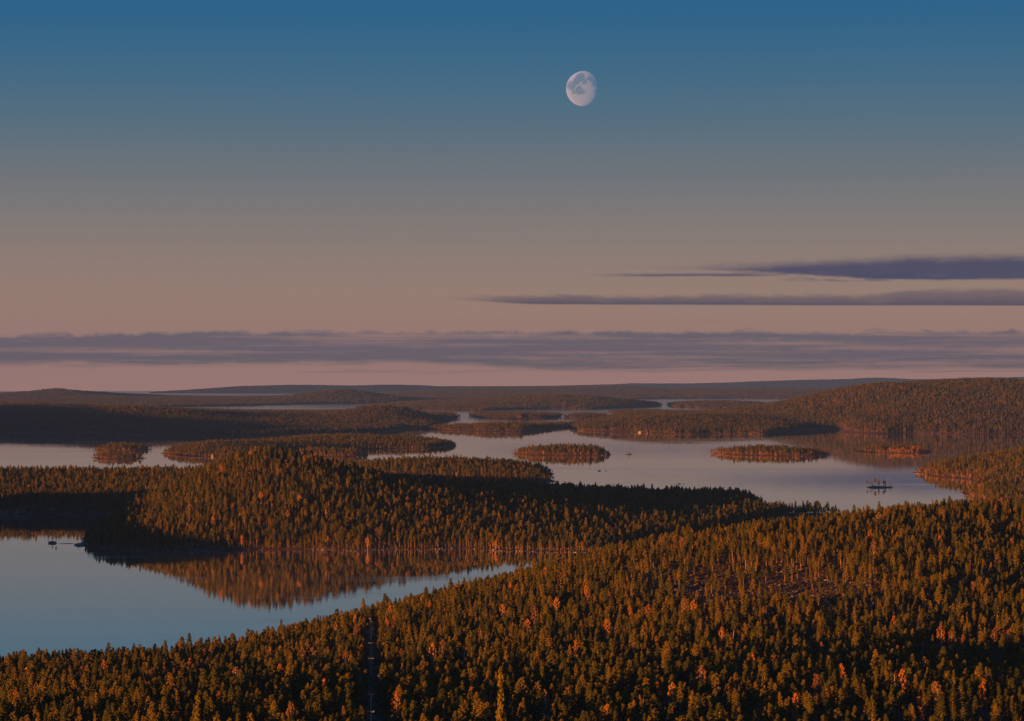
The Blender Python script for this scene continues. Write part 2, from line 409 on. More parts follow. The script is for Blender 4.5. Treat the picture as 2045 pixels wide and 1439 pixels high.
# ------------------------------------------------------------------ scatter with geometry nodes
_ngs = {}
def scatter_group(bank):
    if bank.c.name in _ngs: return _ngs[bank.c.name]
    ng = bpy.data.node_groups.new('scatter_' + bank.c.name, 'GeometryNodeTree'); _ngs[bank.c.name] = ng
    ng.interface.new_socket('Geometry', in_out='INPUT', socket_type='NodeSocketGeometry')
    ng.interface.new_socket('Geometry', in_out='OUTPUT', socket_type='NodeSocketGeometry')
    N = ng.nodes.new; L = ng.links.new
    gi, go = N('NodeGroupInput'), N('NodeGroupOutput'); iop = N('GeometryNodeInstanceOnPoints'); ci = N('GeometryNodeCollectionInfo')
    ci.inputs['Collection'].default_value = bank.c; ci.inputs['Separate Children'].default_value = True; ci.inputs['Reset Children'].default_value = True
    def attr(nm, ty):
        a = N('GeometryNodeInputNamedAttribute'); a.data_type = ty; a.inputs['Name'].default_value = nm; return a.outputs['Attribute']
    L(gi.outputs[0], iop.inputs['Points']); L(ci.outputs[0], iop.inputs['Instance']); iop.inputs['Pick Instance'].default_value = True
    L(attr('idx', 'INT'), iop.inputs['Instance Index']); L(attr('rot', 'FLOAT_VECTOR'), iop.inputs['Rotation']); L(attr('scl', 'FLOAT_VECTOR'), iop.inputs['Scale'])
    L(iop.outputs[0], go.inputs[0]); return ng
def scatter(name, pts, idx, rot, scl, bank, label, cat):
    if len(pts) == 0: return None
    me = bpy.data.meshes.new(name); me.vertices.add(len(pts)); me.vertices.foreach_set('co', np.asarray(pts, np.float32).ravel())
    a = me.attributes.new('idx', 'INT', 'POINT'); a.data.foreach_set('value', np.asarray(idx, np.int32))
    a = me.attributes.new('rot', 'FLOAT_VECTOR', 'POINT'); a.data.foreach_set('vector', np.asarray(rot, np.float32).ravel())
    a = me.attributes.new('scl', 'FLOAT_VECTOR', 'POINT'); a.data.foreach_set('vector', np.asarray(scl, np.float32).ravel())
    o = mesh_obj(name, me); md = o.modifiers.new('scatter', 'NODES'); md.node_group = scatter_group(bank)
    return tag(o, label, cat, kind='stuff')

# ------------------------------------------------------------------ terrain maths
def drop(x, y): return -(x * x + y * y) / (2 * REARTH)          # the curve of the earth
def wy(v):
    s = (v - VH) / F; q = s * s - 2 * H / REARTH
    return REARTH * (s - math.sqrt(max(q, 0)))
def wpt(u, v):
    y = wy(v); return ((u - CU) / F * y, y)
def zat(v, y): return H - (v - VH) / F * y                       # absolute height seen at row v, distance y
def proj(x, y, z): return CU + F * x / y, VH + F * (H - z) / y

def vnoise(x, y, seed=0):
    xi, yi = np.floor(x).astype(np.int64), np.floor(y).astype(np.int64); fx, fy = x - xi, y - yi
    fx = fx * fx * (3 - 2 * fx); fy = fy * fy * (3 - 2 * fy)
    def hsh(a, b):
        h = (a * 374761393 + b * 668265263 + seed * 974711) & 0x7fffffff
        h = ((h ^ (h >> 13)) * 1274126177) & 0x7fffffff
        return ((h ^ (h >> 16)) & 0xffff) / 65535.0
    return (hsh(xi, yi) * (1 - fx) + hsh(xi + 1, yi) * fx) * (1 - fy) + (hsh(xi, yi + 1) * (1 - fx) + hsh(xi + 1, yi + 1) * fx) * fy
def fbm(x, y, scale, seed=0, octv=4):
    s = 0; a = 0.5; t = 0
    for i in range(octv): s = s + a * vnoise(x / scale, y / scale, seed + i * 17); t += a; a *= 0.5; scale *= 0.5
    return s / t - 0.5

class Land:
    def __init__(s, name, poly, crest, tree_h=13.0, rough=1.0, xy_poly=False, seed=1, bank_h=1.0, jag=1.0, grid=170, xyz=(), mat='ground', clip=None, aniso=None, big=None):
        s.name = name
        P = np.array([p if xy_poly else wpt(*p) for p in poly], float)
        Q = []
        n = len(P); per = sum(np.linalg.norm(P[(i + 1) % n] - P[i]) for i in range(n)); st = per / 130.0
        for i in range(n):
            a, b = P[i], P[(i + 1) % n]; k = max(1, int(np.linalg.norm(b - a) / st))
            Q += [a + (b - a) * j / k for j in range(k)]
        s.P, s.Q = P, np.array(Q)
        C = [((u - CU) / F * y, y, zat(v, y) - tree_h * 0.9 + (((u - CU) / F * y) ** 2 + y * y) / (2 * REARTH)) for (u, v, y) in crest]
        C += [(x, y, z) for (x, y, z) in xyz]
        C = np.array(C, float).reshape(-1, 3)
        lo, hi = s.P.min(0), s.P.max(0); s.D = lo[1] + 0.3 * (hi[1] - lo[1])
        s.k = np.array((1.0, aniso if aniso else min(1.0, max(0.15, (hi[0] - lo[0]) / (hi[1] - lo[1] + 1)))))
        A = np.vstack([s.Q, C[:, :2]]) * s.k; val = np.concatenate([np.zeros(len(s.Q)), C[:, 2]])
        s.sc = np.abs(A).max(); A = A / s.sc
        K = np.linalg.norm(A[:, None] - A[None], axis=2)
        eps = 0.003
        K[np.arange(len(A)), np.arange(len(A))] -= eps
        N_ = len(A); B = np.zeros((N_ + 1, N_ + 1)); B[:N_, :N_] = K; B[N_, :N_] = B[:N_, N_] = 1
        s.w = np.linalg.lstsq(B, np.append(val, 0), rcond=None)[0]; s.A = A
        s.rough, s.seed, s.bank, s.jag, s.big = rough, seed, bank_h, jag, big
        # grid
        mg = max(12.0, 0.012 * (hi - lo).max())
        lo, hi = lo - mg, hi + mg
        if clip: lo = np.maximum(lo, clip[0]); hi = np.minimum(hi, clip[1])
        nx = grid; ny = int(min(grid * 1.4, max(40, grid * (hi[1] - lo[1]) / (hi[0] - lo[0]))))
        s.gx, s.gy = np.linspace(lo[0], hi[0], nx), np.linspace(lo[1], hi[1], ny)
        gx, gy = np.meshgrid(s.gx, s.gy); s.Z, s.S = s.eval(gx.ravel(), gy.ravel()); s.Z = s.Z.reshape(ny, nx); s.S = s.S.reshape(ny, nx)
        s.build(mat)
    def sdf(s, x, y):
        p = np.stack([x, y], 1); n = len(s.P); best = np.full(len(x), 1e18); ins = np.zeros(len(x), bool)
        for i in range(n):
            a, b = s.P[i], s.P[(i + 1) % n]; d = b - a; t = np.clip(((p - a) @ d) / (d @ d + 1e-9), 0, 1)
            best = np.minimum(best, np.linalg.norm(p - a - t[:, None] * d, axis=1))
            c = (a[1] > y) != (b[1] > y); xx = a[0] + (y - a[1]) * d[0] / (d[1] if abs(d[1]) > 1e-9 else 1e-9)
            ins ^= c & (x < xx)
        return np.where(ins, best, -best)
    def eval(s, x, y):
        d = s.sdf(x, y); amp = s.jag * s.D * 0.0022
        d = d + amp * 2 * fbm(x, y * 0.5, amp * 7, s.seed, 4)
        q = np.stack([x, y], 1) * s.k / s.sc; h = np.zeros(len(x))
        for i in range(0, len(x), 20000):
            r = np.linalg.norm(q[i:i + 20000, None] - s.A[None], axis=2); h[i:i + 20000] = r @ s.w[:-1] + s.w[-1]
        inn = np.clip(d / 40.0, 0, 1)
        z = np.maximum(h, 0) * np.clip(d / 25.0, 0, 1) + s.bank * (1 - np.exp(-np.maximum(d, 0) / 5.0))
        z = z + s.rough * inn * (10 * fbm(x, y, 160.0, s.seed + 5) + 4 * fbm(x, y, 45.0, s.seed + 9))
        if s.big: z = z + s.big[0] * np.clip(h / 45.0, 0.08, 1.0) * np.clip(d / (s.big[1] * 0.6), 0, 1) * 2 * fbm(x, y * 0.6, s.big[1], s.seed + 31, 3)
        z = np.where(d > 0, np.maximum(z, 0.25), np.maximum(0.12 * d, -3.0) - 0.05)
        return z + drop(x, y), d
    def z_at(s, x, y):
        x, y = np.atleast_1d(x).astype(float), np.atleast_1d(y).astype(float)
        ix = np.clip((x - s.gx[0]) / (s.gx[1] - s.gx[0]), 0, len(s.gx) - 1.001); iy = np.clip((y - s.gy[0]) / (s.gy[1] - s.gy[0]), 0, len(s.gy) - 1.001)
        i, j = ix.astype(int), iy.astype(int); fx, fy = ix - i, iy - j
        bl = lambda G: (G[j, i] * (1 - fx) + G[j, i + 1] * fx) * (1 - fy) + (G[j + 1, i] * (1 - fx) + G[j + 1, i + 1] * fx) * fy
        return bl(s.Z), bl(s.S)
    def build(s, mat):
        ny, nx = s.Z.shape; gx, gy = np.meshgrid(s.gx, s.gy); cell = max(s.gx[1] - s.gx[0], s.gy[1] - s.gy[0])
        keep = s.S > -1.6 * cell - 4
        v = np.stack([gx, gy, s.Z], 2).reshape(-1, 3); idx = np.arange(ny * nx).reshape(ny, nx)
        q = np.stack([idx[:-1, :-1], idx[:-1, 1:], idx[1:, 1:], idx[1:, :-1]], 2).reshape(-1, 4)
        kf = keep.ravel()[q].all(1); q = q[kf]; used = np.unique(q); rem = np.full(ny * nx, -1); rem[used] = np.arange(len(used))
        me = bpy.data.meshes.new(s.name); me.from_pydata(v[used].tolist(), [], rem[q].tolist())
        me.materials.append(M[mat]); me.polygons.foreach_set('use_smooth', [True] * len(me.polygons)); me.update()
        s.obj = mesh_obj(s.name, me); tag(s.obj, kind='structure')
    def points(s, spacing, margin=2.0, seed=3, umin=-260, umax=2300):
        rng = np.random.default_rng(seed)
        nx, ny = int((s.gx[-1] - s.gx[0]) / spacing) + 1, int((s.gy[-1] - s.gy[0]) / spacing) + 1
        gx, gy = np.meshgrid(s.gx[0] + np.arange(nx) * spacing, s.gy[0] + np.arange(ny) * spacing)
        x = gx.ravel() + rng.uniform(-0.48, 0.48, gx.size) * spacing; y = gy.ravel() + rng.uniform(-0.48, 0.48, gx.size) * spacing
        u = CU + F * x / np.maximum(y, 50); k = (u > umin) & (u < umax); x, y = x[k], y[k]
        z, d = s.z_at(x, y); k = d > margin
        return x[k], y[k], z[k], d[k]

def land(name, label, *a, **k):
    L = Land(name, *a, **k); tag(L.obj, label, name.split('_')[-1], kind='structure'); return L

# ------------------------------------------------------------------ the lake
def build_lake():
    rad = np.concatenate([[0], np.geomspace(60, 49500, 150)]); k = 240; ang = np.arange(k) * 2 * math.pi / k
    v = [(0, 0, 0)] + [(r * math.cos(t), r * math.sin(t), drop(r, 0)) for r in rad[1:] for t in ang]
    f = [(0, 1 + i, 1 + (i + 1) % k) for i in range(k)]
    for j in range(len(rad) - 2):
        o = 1 + j * k; f += [(o + i, o + k + i, o + k + (i + 1) % k, o + (i + 1) % k) for i in range(k)]
    me = bpy.data.meshes.new('lake'); me.from_pydata(v, [], f); me.materials.append(M['water'])
    me.polygons.foreach_set('use_smooth', [True] * len(me.polygons)); me.update()
    tag(mesh_obj('lake', me), 'calm lake mirroring the dawn sky between the wooded islands', 'lake', kind='structure')
build_lake()

# ------------------------------------------------------------------ land masses (shores given as photo points on the lake surface, crests with their distance)
FG = land('foreground_hillside', 'wooded hillside sloping down to the near shore', 
    [(-700, 1352), (-300, 1350), (0, 1342), (300, 1335), (430, 1325), (600, 1278), (740, 1245), (900, 1205), (1020, 1172), (1150, 1135), (1250, 1115), (1350, 1092), (1500, 1068), (1700, 1042), (1900, 1016), (2100, 1003), (2500, 1003), (2500, 3300), (-700, 3300)],
    [], tree_h=0, rough=0.35, seed=4, jag=0.5, grid=300, clip=((-900, -250), (1500, 4000)), aniso=1.0,
    xyz=[((u - CU) / F * y, y, zat(v, y)) for (u, v, y) in [
        (-350, 1475, 940), (0, 1470, 950), (500, 1467, 955), (1000, 1468, 955), (1500, 1462, 955), (2045, 1452, 950), (2400, 1450, 950),
        (0, 1400, 1170), (400, 1398, 1170), (740, 1392, 1170), (1000, 1385, 1160), (1300, 1370, 1130),
        (0, 1352, 1400), (300, 1345, 1400), (430, 1330, 1430), (600, 1284, 1520), (740, 1248, 1590), (740, 1310, 1400), (900, 1208, 1700), (900, 1300, 1400), (1020, 1176, 1790), (1020, 1290, 1400),
        (1200, 1126, 1840), (1330, 1097, 1850), (1500, 1077, 1850), (1700, 1054, 1870), (1900, 1033, 1890), (2100, 1022, 1900), (2400, 1012, 1900),
        (1300, 1418, 1020), (1500, 1408, 1030), (1800, 1402, 1040), (2045, 1400, 1050), (2300, 1390, 1050),
        (1450, 1362, 1190), (1750, 1355, 1220), (2045, 1342, 1250), (2300, 1335, 1260), (1600, 1362, 1160), (1850, 1358, 1170),
        (1300, 1250, 1420), (1500, 1240, 1370), (1700, 1240, 1370), (1900, 1240, 1370), (2100, 1235, 1370), (2400, 1235, 1370),
        (1350, 1160, 1620), (1600, 1140, 1600), (1900, 1130, 1600), (2200, 1125, 1600)]]
      + [(0, 0, 177.5), (0, 150, 150), (0, 420, 116), (-60, 500, 100), (60, 500, 100), (0, 700, 46), (150, 700, 48), (-150, 700, 42), (-110, 600, 50), (0, 820, 42), (-200, 820, 38), (-200, 550, 42), (-190, 400, 48), (-160, 0, 100), (-160, 250, 62), (-330, 100, 38), (-350, 500, 34), (-350, 800, 32), (200, 0, 120), (250, 350, 80), (420, 600, 55), (-600, 300, 25), (-600, 900, 20)])

PEN = land('peninsula_hill', 'long wooded peninsula with a rounded hill across the near bay',
    [(-500, 1024), (0, 1028), (100, 1026), (200, 1028), (232, 1032), (215, 1045), (190, 1060), (167, 1075), (160, 1085), (171, 1092), (219, 1095), (298, 1098), (363, 1101), (445, 1098), (568, 1097), (616, 1097), (711, 1100), (770, 1097), (850, 1097), (910, 1094), (992, 1099), (1095, 1102), (1198, 1103),
     (1222, 1101), (1240, 1094), (1270, 1090), (1300, 1088), (1345, 1083), (1400, 1073), (1470, 1058), (1500, 1052), (1535, 1040), (1600, 1031), (1676, 1029), (1678, 1024), (1600, 1025), (1540, 1023), (1526, 1012), (1524, 1003), (1480, 1000), (1345, 998), (1250, 993), (1100, 982), (900, 972), (700, 962), (430, 958), (300, 962), (170, 967), (0, 962), (-500, 956)],
    [(400, 938, 2950), (440, 922, 2950), (480, 905, 2930), (534, 896, 2920), (561, 896, 2920), (616, 908, 2930), (668, 922, 2950), (720, 940, 2960), (800, 958, 2960), (900, 976, 2900), (1000, 996, 2880), (1100, 1018, 2830), (1180, 1045, 2780),
     (342, 949, 3350), (284, 942, 3450), (171, 951, 3450), (100, 948, 3450), (0, 943, 3450), (-200, 938, 3450),
     (300, 1030, 2700), (420, 1010, 2700), (550, 995, 2700), (700, 1010, 2700), (850, 1030, 2700), (1000, 1048, 2680),
     (1100, 986, 3300), (1250, 990, 3250), (1345, 982, 3400), (1450, 980, 3420), (1500, 984, 3400), (1300, 1030, 3000), (1450, 1015, 3150), (900, 972, 3350), (700, 955, 3450), (560, 940, 3450)],
    tree_h=13, rough=0.45, seed=11, jag=0.55, grid=300)
LEFTHILL = land('offshore_hill', 'wooded hill on the near left shore beyond the picture edge',
    [(-1350, 1650), (-800, 1700), (-600, 1950), (-590, 2200), (-640, 2500), (-690, 2800), (-760, 3050), (-1350, 3050)], [], xy_poly=True, tree_h=0, rough=0.5, seed=12, grid=110,
    xyz=[(-740, 2090, 42), (-840, 2330, 66), (-900, 2500, 68), (-950, 2700, 66), (-980, 2900, 54), (-1100, 2400, 50)])
LEFTRIDGE = land('offshore_ridge', 'long wooded ridge beyond the left picture edge',
    [(-3600, 5200), (-2200, 5100), (-1500, 5500), (-1480, 6300), (-1600, 6900), (-1800, 7500), (-2000, 8200), (-2600, 9000), (-3600, 9000)], [], xy_poly=True, tree_h=0, rough=0.8, seed=33, grid=120, big=(22, 600.0),
    xyz=[(-1950, 5700, 80), (-2050, 6300, 118), (-2200, 6900, 100), (-2350, 7500, 122), (-2600, 8200, 118), (-3100, 6800, 90), (-1700, 6200, 60)])
PRO = land('right_promontory', 'wooded promontory with golden birches along its tip',
    [(1820, 943), (1838, 946), (1860, 950), (1890, 953), (1935, 957), (1950, 963), (1950, 972), (1926, 982), (1940, 990), (1960, 1000), (2045, 1010), (2500, 1012), (2500, 912), (2100, 915), (2000, 922), (1920, 932), (1850, 940)],
    [(1860, 923, 4450), (1900, 918, 4500), (1960, 908, 4550), (2045, 895, 4600), (2150, 890, 4600), (2300, 885, 4600), (1990, 935, 4250), (2045, 935, 4150), (2045, 985, 3650), (2200, 960, 3650), (2000, 988, 3700)], seed=13, grid=180, rough=0.3)
P4 = land('wooded_point', 'low wooded point behind the peninsula hill',
    [(640, 948), (700, 950), (780, 955), (930, 959), (1050, 961), (1112, 962), (1100, 956), (1095, 950), (1108, 945), (1080, 941), (1000, 936), (850, 932), (720, 932), (640, 936)],
    [(720, 925, 4400), (790, 918, 4450), (860, 915, 4450), (940, 917, 4450), (1010, 921, 4450), (1060, 928, 4420)], seed=14, rough=0.25)
I1 = land('oval_island', 'oval wooded island alone in the open middle of the lake', [(1020, 906), (1060, 909), (1120, 910), (1180, 910), (1215, 909), (1222, 907), (1200, 903), (1120, 901), (1050, 902)],
    [(1060, 893, 5600), (1120, 889, 5650), (1150, 888, 5650), (1190, 891, 5600)], seed=15, rough=0.1, jag=0.35)
I2F = land('small_island', 'small wooded island in front near the left edge', [(181, 914), (200, 917), (240, 917), (275, 916), (292, 915), (275, 911), (235, 909), (200, 911)], [(230, 899, 5250), (260, 898, 5250)], seed=16, rough=0.1, jag=0.3, grid=110)
I2B = land('small_island', 'small wooded island just behind another near the left edge', [(186, 899), (215, 901), (260, 901), (295, 899), (303, 897), (270, 894), (220, 894), (195, 896)], [(215, 889, 6200), (250, 886, 6250), (275, 887, 6200)], seed=17, rough=0.1, jag=0.3, grid=110)
I3 = land('long_island', 'long low wooded island stretching behind the peninsula hill',
    [(322, 905), (345, 908), (380, 911), (425, 912), (470, 914), (520, 911), (560, 905), (640, 899), (700, 897), (760, 896), (850, 895), (905, 892), (914, 889), (890, 885), (850, 881), (760, 878), (650, 876), (590, 879), (530, 886), (470, 890), (400, 893), (345, 899)],
    [(380, 887, 5700), (430, 880, 5800), (500, 880, 6000), (600, 872, 6450), (680, 869, 6500), (760, 871, 6500), (830, 875, 6400), (890, 880, 6250)], seed=18, rough=0.15, jag=0.5)
I3B = land('spit_island', 'thin wooded spit with golden trees beside the long island', [(580, 908), (620, 912), (690, 913), (733, 911), (737, 908), (690, 905), (600, 903)], [(620, 896, 5500), (690, 897, 5450)], seed=19, rough=0.1, jag=0.3)
I7 = land('birch_island', 'lens-shaped island with autumn birches along its shore', [(1412, 904), (1440, 907), (1480, 909), (1540, 911), (1600, 911), (1640, 909), (1662, 908), (1640, 905), (1590, 902), (1530, 900), (1460, 902)],
    [(1450, 899, 5600), (1500, 892, 5650), (1550, 890, 5700), (1600, 893, 5650), (1630, 898, 5600)], seed=20, rough=0.1, jag=0.35)
I8 = land('dark_island', 'low island with a row of glowing birches at its right end', [(1708, 901), (1740, 904), (1790, 905), (1830, 905), (1862, 902), (1840, 898), (1780, 896), (1725, 898)],
    [(1740, 893, 5950), (1780, 889, 6000), (1820, 891, 5950)], seed=21, rough=0.1, jag=0.3)
I5 = land('strip_island', 'long thin wooded island in the middle distance', [(853, 857), (890, 859), (960, 861), (1040, 861), (1075, 859), (1100, 856), (1150, 851), (1157, 848), (1100, 849), (1000, 851), (900, 853)],
    [(900, 848, 7900), (980, 843, 8050), (1040, 843, 8000), (1100, 842, 8300)], seed=22, rough=0.1, jag=0.4)
L2 = land('left_hills', 'wooded hills along the far left shore',
    [(-400, 862), (0, 865), (200, 863), (280, 868), (440, 873), (520, 872), (600, 867), (650, 866), (740, 864), (800, 859), (802, 855), (855, 855), (872, 847), (915, 833), (905, 829), (850, 828), (790, 827), (690, 828), (600, 827), (450, 826), (330, 826), (150, 824), (-400, 822)],
    [(-150, 812, 9300), (0, 806, 9400), (85, 802, 9400), (165, 811, 9400), (205, 814, 8500), (255, 813, 8500), (310, 822, 8500), (100, 828, 8500), (400, 820, 9300), (480, 820, 9200), (560, 821, 9300), (600, 831, 9300), (650, 832, 9300), (700, 824, 9300), (755, 809, 9300), (820, 815, 9300), (880, 823, 9300), (700, 850, 8100), (560, 848, 8100), (420, 845, 8100), (0, 840, 8200), (650, 838, 8600), (800, 843, 8500)],
    seed=23, rough=0.8, big=(24, 560.0), grid=220)
L7 = land('right_hills', 'broad wooded hill and low shore on the right across the lake',
    [(1143, 855), (1165, 860), (1232, 862), (1285, 864), (1350, 867), (1465, 866), (1520, 867), (1560, 862), (1620, 857), (1672, 857), (1684, 862), (1755, 866), (1815, 864), (1835, 865), (1895, 866), (1945, 867), (2045, 866), (2500, 866), (2500, 800), (2000, 806), (1700, 814), (1610, 824), (1540, 829), (1461, 827), (1350, 824), (1250, 823), (1216, 826), (1240, 833), (1185, 842), (1146, 850)],
    [(1230, 843, 7900), (1300, 832, 8300), (1400, 828, 8500), (1480, 828, 8600), (1540, 830, 8700), (1250, 820, 10200), (1400, 822, 9800), (1575, 824, 9000), (1620, 800, 9000), (1680, 779, 8900), (1730, 767, 8900), (1770, 762, 8900), (1820, 769, 8900), (1870, 760, 9000), (1920, 753, 9000), (1980, 754, 9000), (2045, 758, 9000), (2200, 760, 9000), (2350, 762, 9000),
     (1700, 822, 8000), (1800, 815, 8000), (1900, 812, 8000), (2000, 808, 8000), (2200, 806, 8000), (1600, 838, 7900), (1720, 852, 7450), (1800, 848, 7500)], seed=44, rough=0.7, big=(20, 600.0), grid=240)
I6A = land('low_island', 'low wooded island before the far central hill', [(937, 830), (960, 834), (1020, 836), (1080, 836), (1112, 834), (1120, 831), (1080, 828), (1000, 827)], [(980, 820, 10200), (1040, 815, 10300), (1085, 817, 10200)], seed=25, rough=0.1, jag=0.3)
I6B = land('low_island', 'smaller low wooded island right of its larger twin', [(1129, 834), (1160, 836), (1200, 836), (1219, 833), (1190, 830), (1150, 830)], [(1160, 822, 10000), (1185, 821, 10000)], seed=26, rough=0.1, jag=0.3, grid=110)
L4 = land('central_hill', 'wooded hill on the far central shore', [(770, 812), (800, 817), (880, 819), (958, 821), (1005, 818), (1080, 817), (1180, 817), (1265, 814), (1318, 811), (1310, 807), (1270, 803), (1200, 800), (1000, 800), (850, 803), (780, 807)],
    [(850, 804, 14500), (930, 801, 14500), (1010, 795, 14500), (1060, 789, 14500), (1095, 787, 14500), (1180, 790, 14500), (1250, 799, 14400)], seed=27, rough=0.6, big=(20, 800.0))
L6 = land('far_island', 'flat far island before the channel on the right', [(1335, 809), (1345, 813), (1400, 815), (1500, 816), (1538, 814), (1541, 810), (1500, 807), (1400, 806), (1345, 807)], [(1380, 801, 14700), (1450, 800, 14700), (1520, 802, 14600)], seed=28, rough=0.2, jag=0.4)
L1 = land('far_left_hills', 'low hills on the far left with open water behind', [(-400, 812), (0, 811), (300, 813), (440, 811), (530, 809), (600, 807), (650, 806), (760, 805), (800, 804), (845, 802), (845, 794), (660, 795), (500, 795), (300, 794), (170, 791), (120, 787), (0, 786), (-400, 787)],
    [(-150, 786, 18500), (0, 785, 18500), (60, 779, 18500), (113, 771, 18500), (150, 780, 18500), (200, 790, 18500), (294, 793, 18000), (450, 796, 17500), (560, 796, 17500), (640, 780, 17500), (681, 773, 17500), (730, 783, 17500), (800, 791, 17000)], seed=29, rough=1.0, big=(28, 1200.0), grid=220)
L5 = land('far_shore', 'far wooded shore below the horizon', [(800, 803), (1000, 799), (1200, 799), (1277, 797), (1345, 796), (1480, 796), (1605, 797), (1750, 800), (2045, 800), (2600, 800), (2600, 783), (850, 783), (700, 786)],
    [(800, 783, 23000), (890, 775, 24000), (960, 774, 24000), (1040, 776, 24000), (1130, 774, 25000), (1225, 771, 25000), (1283, 773, 25000), (1330, 779, 25000), (1345, 777, 24000), (1480, 775, 24000), (1600, 774, 24000), (1800, 773, 24000), (2100, 773, 24000)], seed=30, rough=1.2, big=(44, 1700.0), grid=220)

def far_ridge(name, label, sky_pts, y0, width, seed):
    us = np.linspace(sky_pts[0][0], sky_pts[-1][0], 320); vs = np.interp(us, *zip(*sky_pts)); vs = np.convolve(np.pad(vs, 4, 'edge'), np.ones(9) / 9, 'valid')
    ts = np.linspace(-1, 1, 25); V_ = []
    for t in ts:
        y = y0 + t * width; x = (us - CU) / F * y
        hgt = (zat(vs, y0) - drop((us - CU) / F * y0, y0)) * math.cos(t * math.pi / 2) ** 1.3
        hgt = hgt * (1 + 0.5 * fbm(x, np.full_like(x, y), 2500.0, seed, 4)) + 10 * fbm(x, np.full_like(x, y), 350.0, seed + 3, 3) - 3 - 30 * abs(t) ** 6
        V_.append(np.stack([x, np.full_like(x, y), hgt + drop(x, y)], 1))
    n = len(us); f = [(j * n + i, j * n + i + 1, (j + 1) * n + i + 1, (j + 1) * n + i) for j in range(len(ts) - 1) for i in range(n - 1)]
    mb = MB(); mb.add(np.vstack(V_), f); tag(mesh_obj(name, mb.mesh(name, [M['far_ground']], True)), label, 'hills', kind='structure')
far_ridge('horizon_hills', 'pale blue hills on the left horizon beyond the open water', [(300, 782), (410, 775), (480, 771), (580, 769), (700, 771), (790, 768), (855, 769.5), (940, 774), (1000, 779)], 33000, 3500, 41)
far_ridge('horizon_hills', 'long blue hills along the right horizon', [(700, 776), (800, 772), (925, 771), (1000, 771), (1095, 770), (1200, 767), (1270, 764.5), (1345, 765), (1480, 762), (1600, 760), (1690, 758), (1755, 755), (1830, 757.5), (1960, 754), (2200, 753), (2600, 755)], 43000, 5000, 42)

# ------------------------------------------------------------------ forests
def rand_attrs(rng, n, smin, smax, tilt=0.03):
    s_ = rng.uniform(smin, smax, n); w_ = s_ * rng.uniform(0.92, 1.42, n)
    return np.stack([rng.normal(0, tilt, n), rng.normal(0, tilt, n), rng.uniform(0, 6.283, n)], 1), np.stack([w_, w_, s_], 1)

POLE_U = 741.0
def line_dx(x, y): return x - (POLE_U - CU) / F * y

# specific birches seen in the photo (crown positions)
B_FG = [(1400, 1362), (1315, 1384), (1500, 1334), (1632, 1370), (1682, 1352), (1260, 1228), (1366, 1216), (1386, 1216), (1900, 1280), (1922, 1280), (1985, 1272), (1055, 1250), (1110, 1216), (1295, 1342), (858, 1216), (540, 1310), (562, 1306), (605, 1316), (712, 1265), (772, 1246), (785, 1244), (336, 1325), (404, 1331), (380, 1336), (76, 1396), (436, 1412), (720, 1366), (246, 1302), (631, 1242), (657, 1262), (672, 1263), (883, 1303), (927, 1306), (1342, 1072), (1738, 1072), (1580, 1062), (1222, 1108), (602, 1268), (625, 1316), (55, 1355), (163, 1362), (792, 1416), (1005, 1436), (977, 1180), (965, 1176), (1000, 1140), (1120, 1160), (1470, 1345), (1800, 1372), (1880, 1276), (1295, 1225), (1070, 1230), (220, 1300), (1030, 1130), (1545, 1065), (580, 1430), (350, 1440), (1590, 1420), (1345, 1400), (1925, 1360), (505, 1300), (865, 1310), (1745, 1095), (120, 1330), (205, 1345), (290, 1380), (470, 1360), (515, 1390), (690, 1320), (800, 1310), (960, 1270), (1005, 1225), (1170, 1180), (1210, 1260), (1150, 1300), (1440, 1280), (1640, 1300), (1960, 1390), (1840, 1410), (1090, 1400), (940, 1390), (650, 1390), (30, 1410)]
BARE_FG = [(1785, 1385, 1.25, 0), (1724, 1396, 0.85, 0), (1458, 1392, 1.1, 1), (1450, 1340, 0.9, 0), (1645, 1362, 0.8, 1), (1755, 1340, 0.9, 1), (1630, 1410, 0.9, 0), (1040, 1205, 0.9, 1), (1068, 1145, 0.9, 0)]
def ground_hit(L, u, v, dpx=0.0, y0=880, y1=2200):
    ys = np.linspace(y0, y1, 700); xs = (u - CU) / F * ys; zs, ds = L.z_at(xs, ys)
    vv = VH + F * (H - zs) / ys - dpx * 1000.0 / ys
    ok = np.where((vv <= v) & (ds > 1))[0]
    return (xs[ok[0]], ys[ok[0]], zs[ok[0]]) if len(ok) else None

trees = []       # candidates for individual trees: (visible size, kind, variant, x, y, z, rot, scl)
def add_birch(L, u, v, size=1.0, y0=880, y1=2200, half=4.0):
    h = ground_hit(L, u, v, -0.0, y0, y1)
    if h is None: return
    x, y, z = h; z2 = None
    # move nearer so that the crown, not the foot, sits on the pixel
    g = ground_hit(L, u, v + 7.0 * size * F / y, 0, y0, y1)
    if g is not None: x, y, z = g
    vi = int(RNG.integers(0, 3)); sc = size * RNG.uniform(10.0, 14.0) / (9.5, 8.0, 7.0)[vi]
    trees.append((sc * 9 * F / y, 'birch', vi, x, y, z, (0, 0, RNG.uniform(0, 6.28)), (sc * RNG.uniform(0.65, 0.95),) * 2 + (sc,)))
for u, v in B_FG: add_birch(FG, u, v)

birch_xy = []
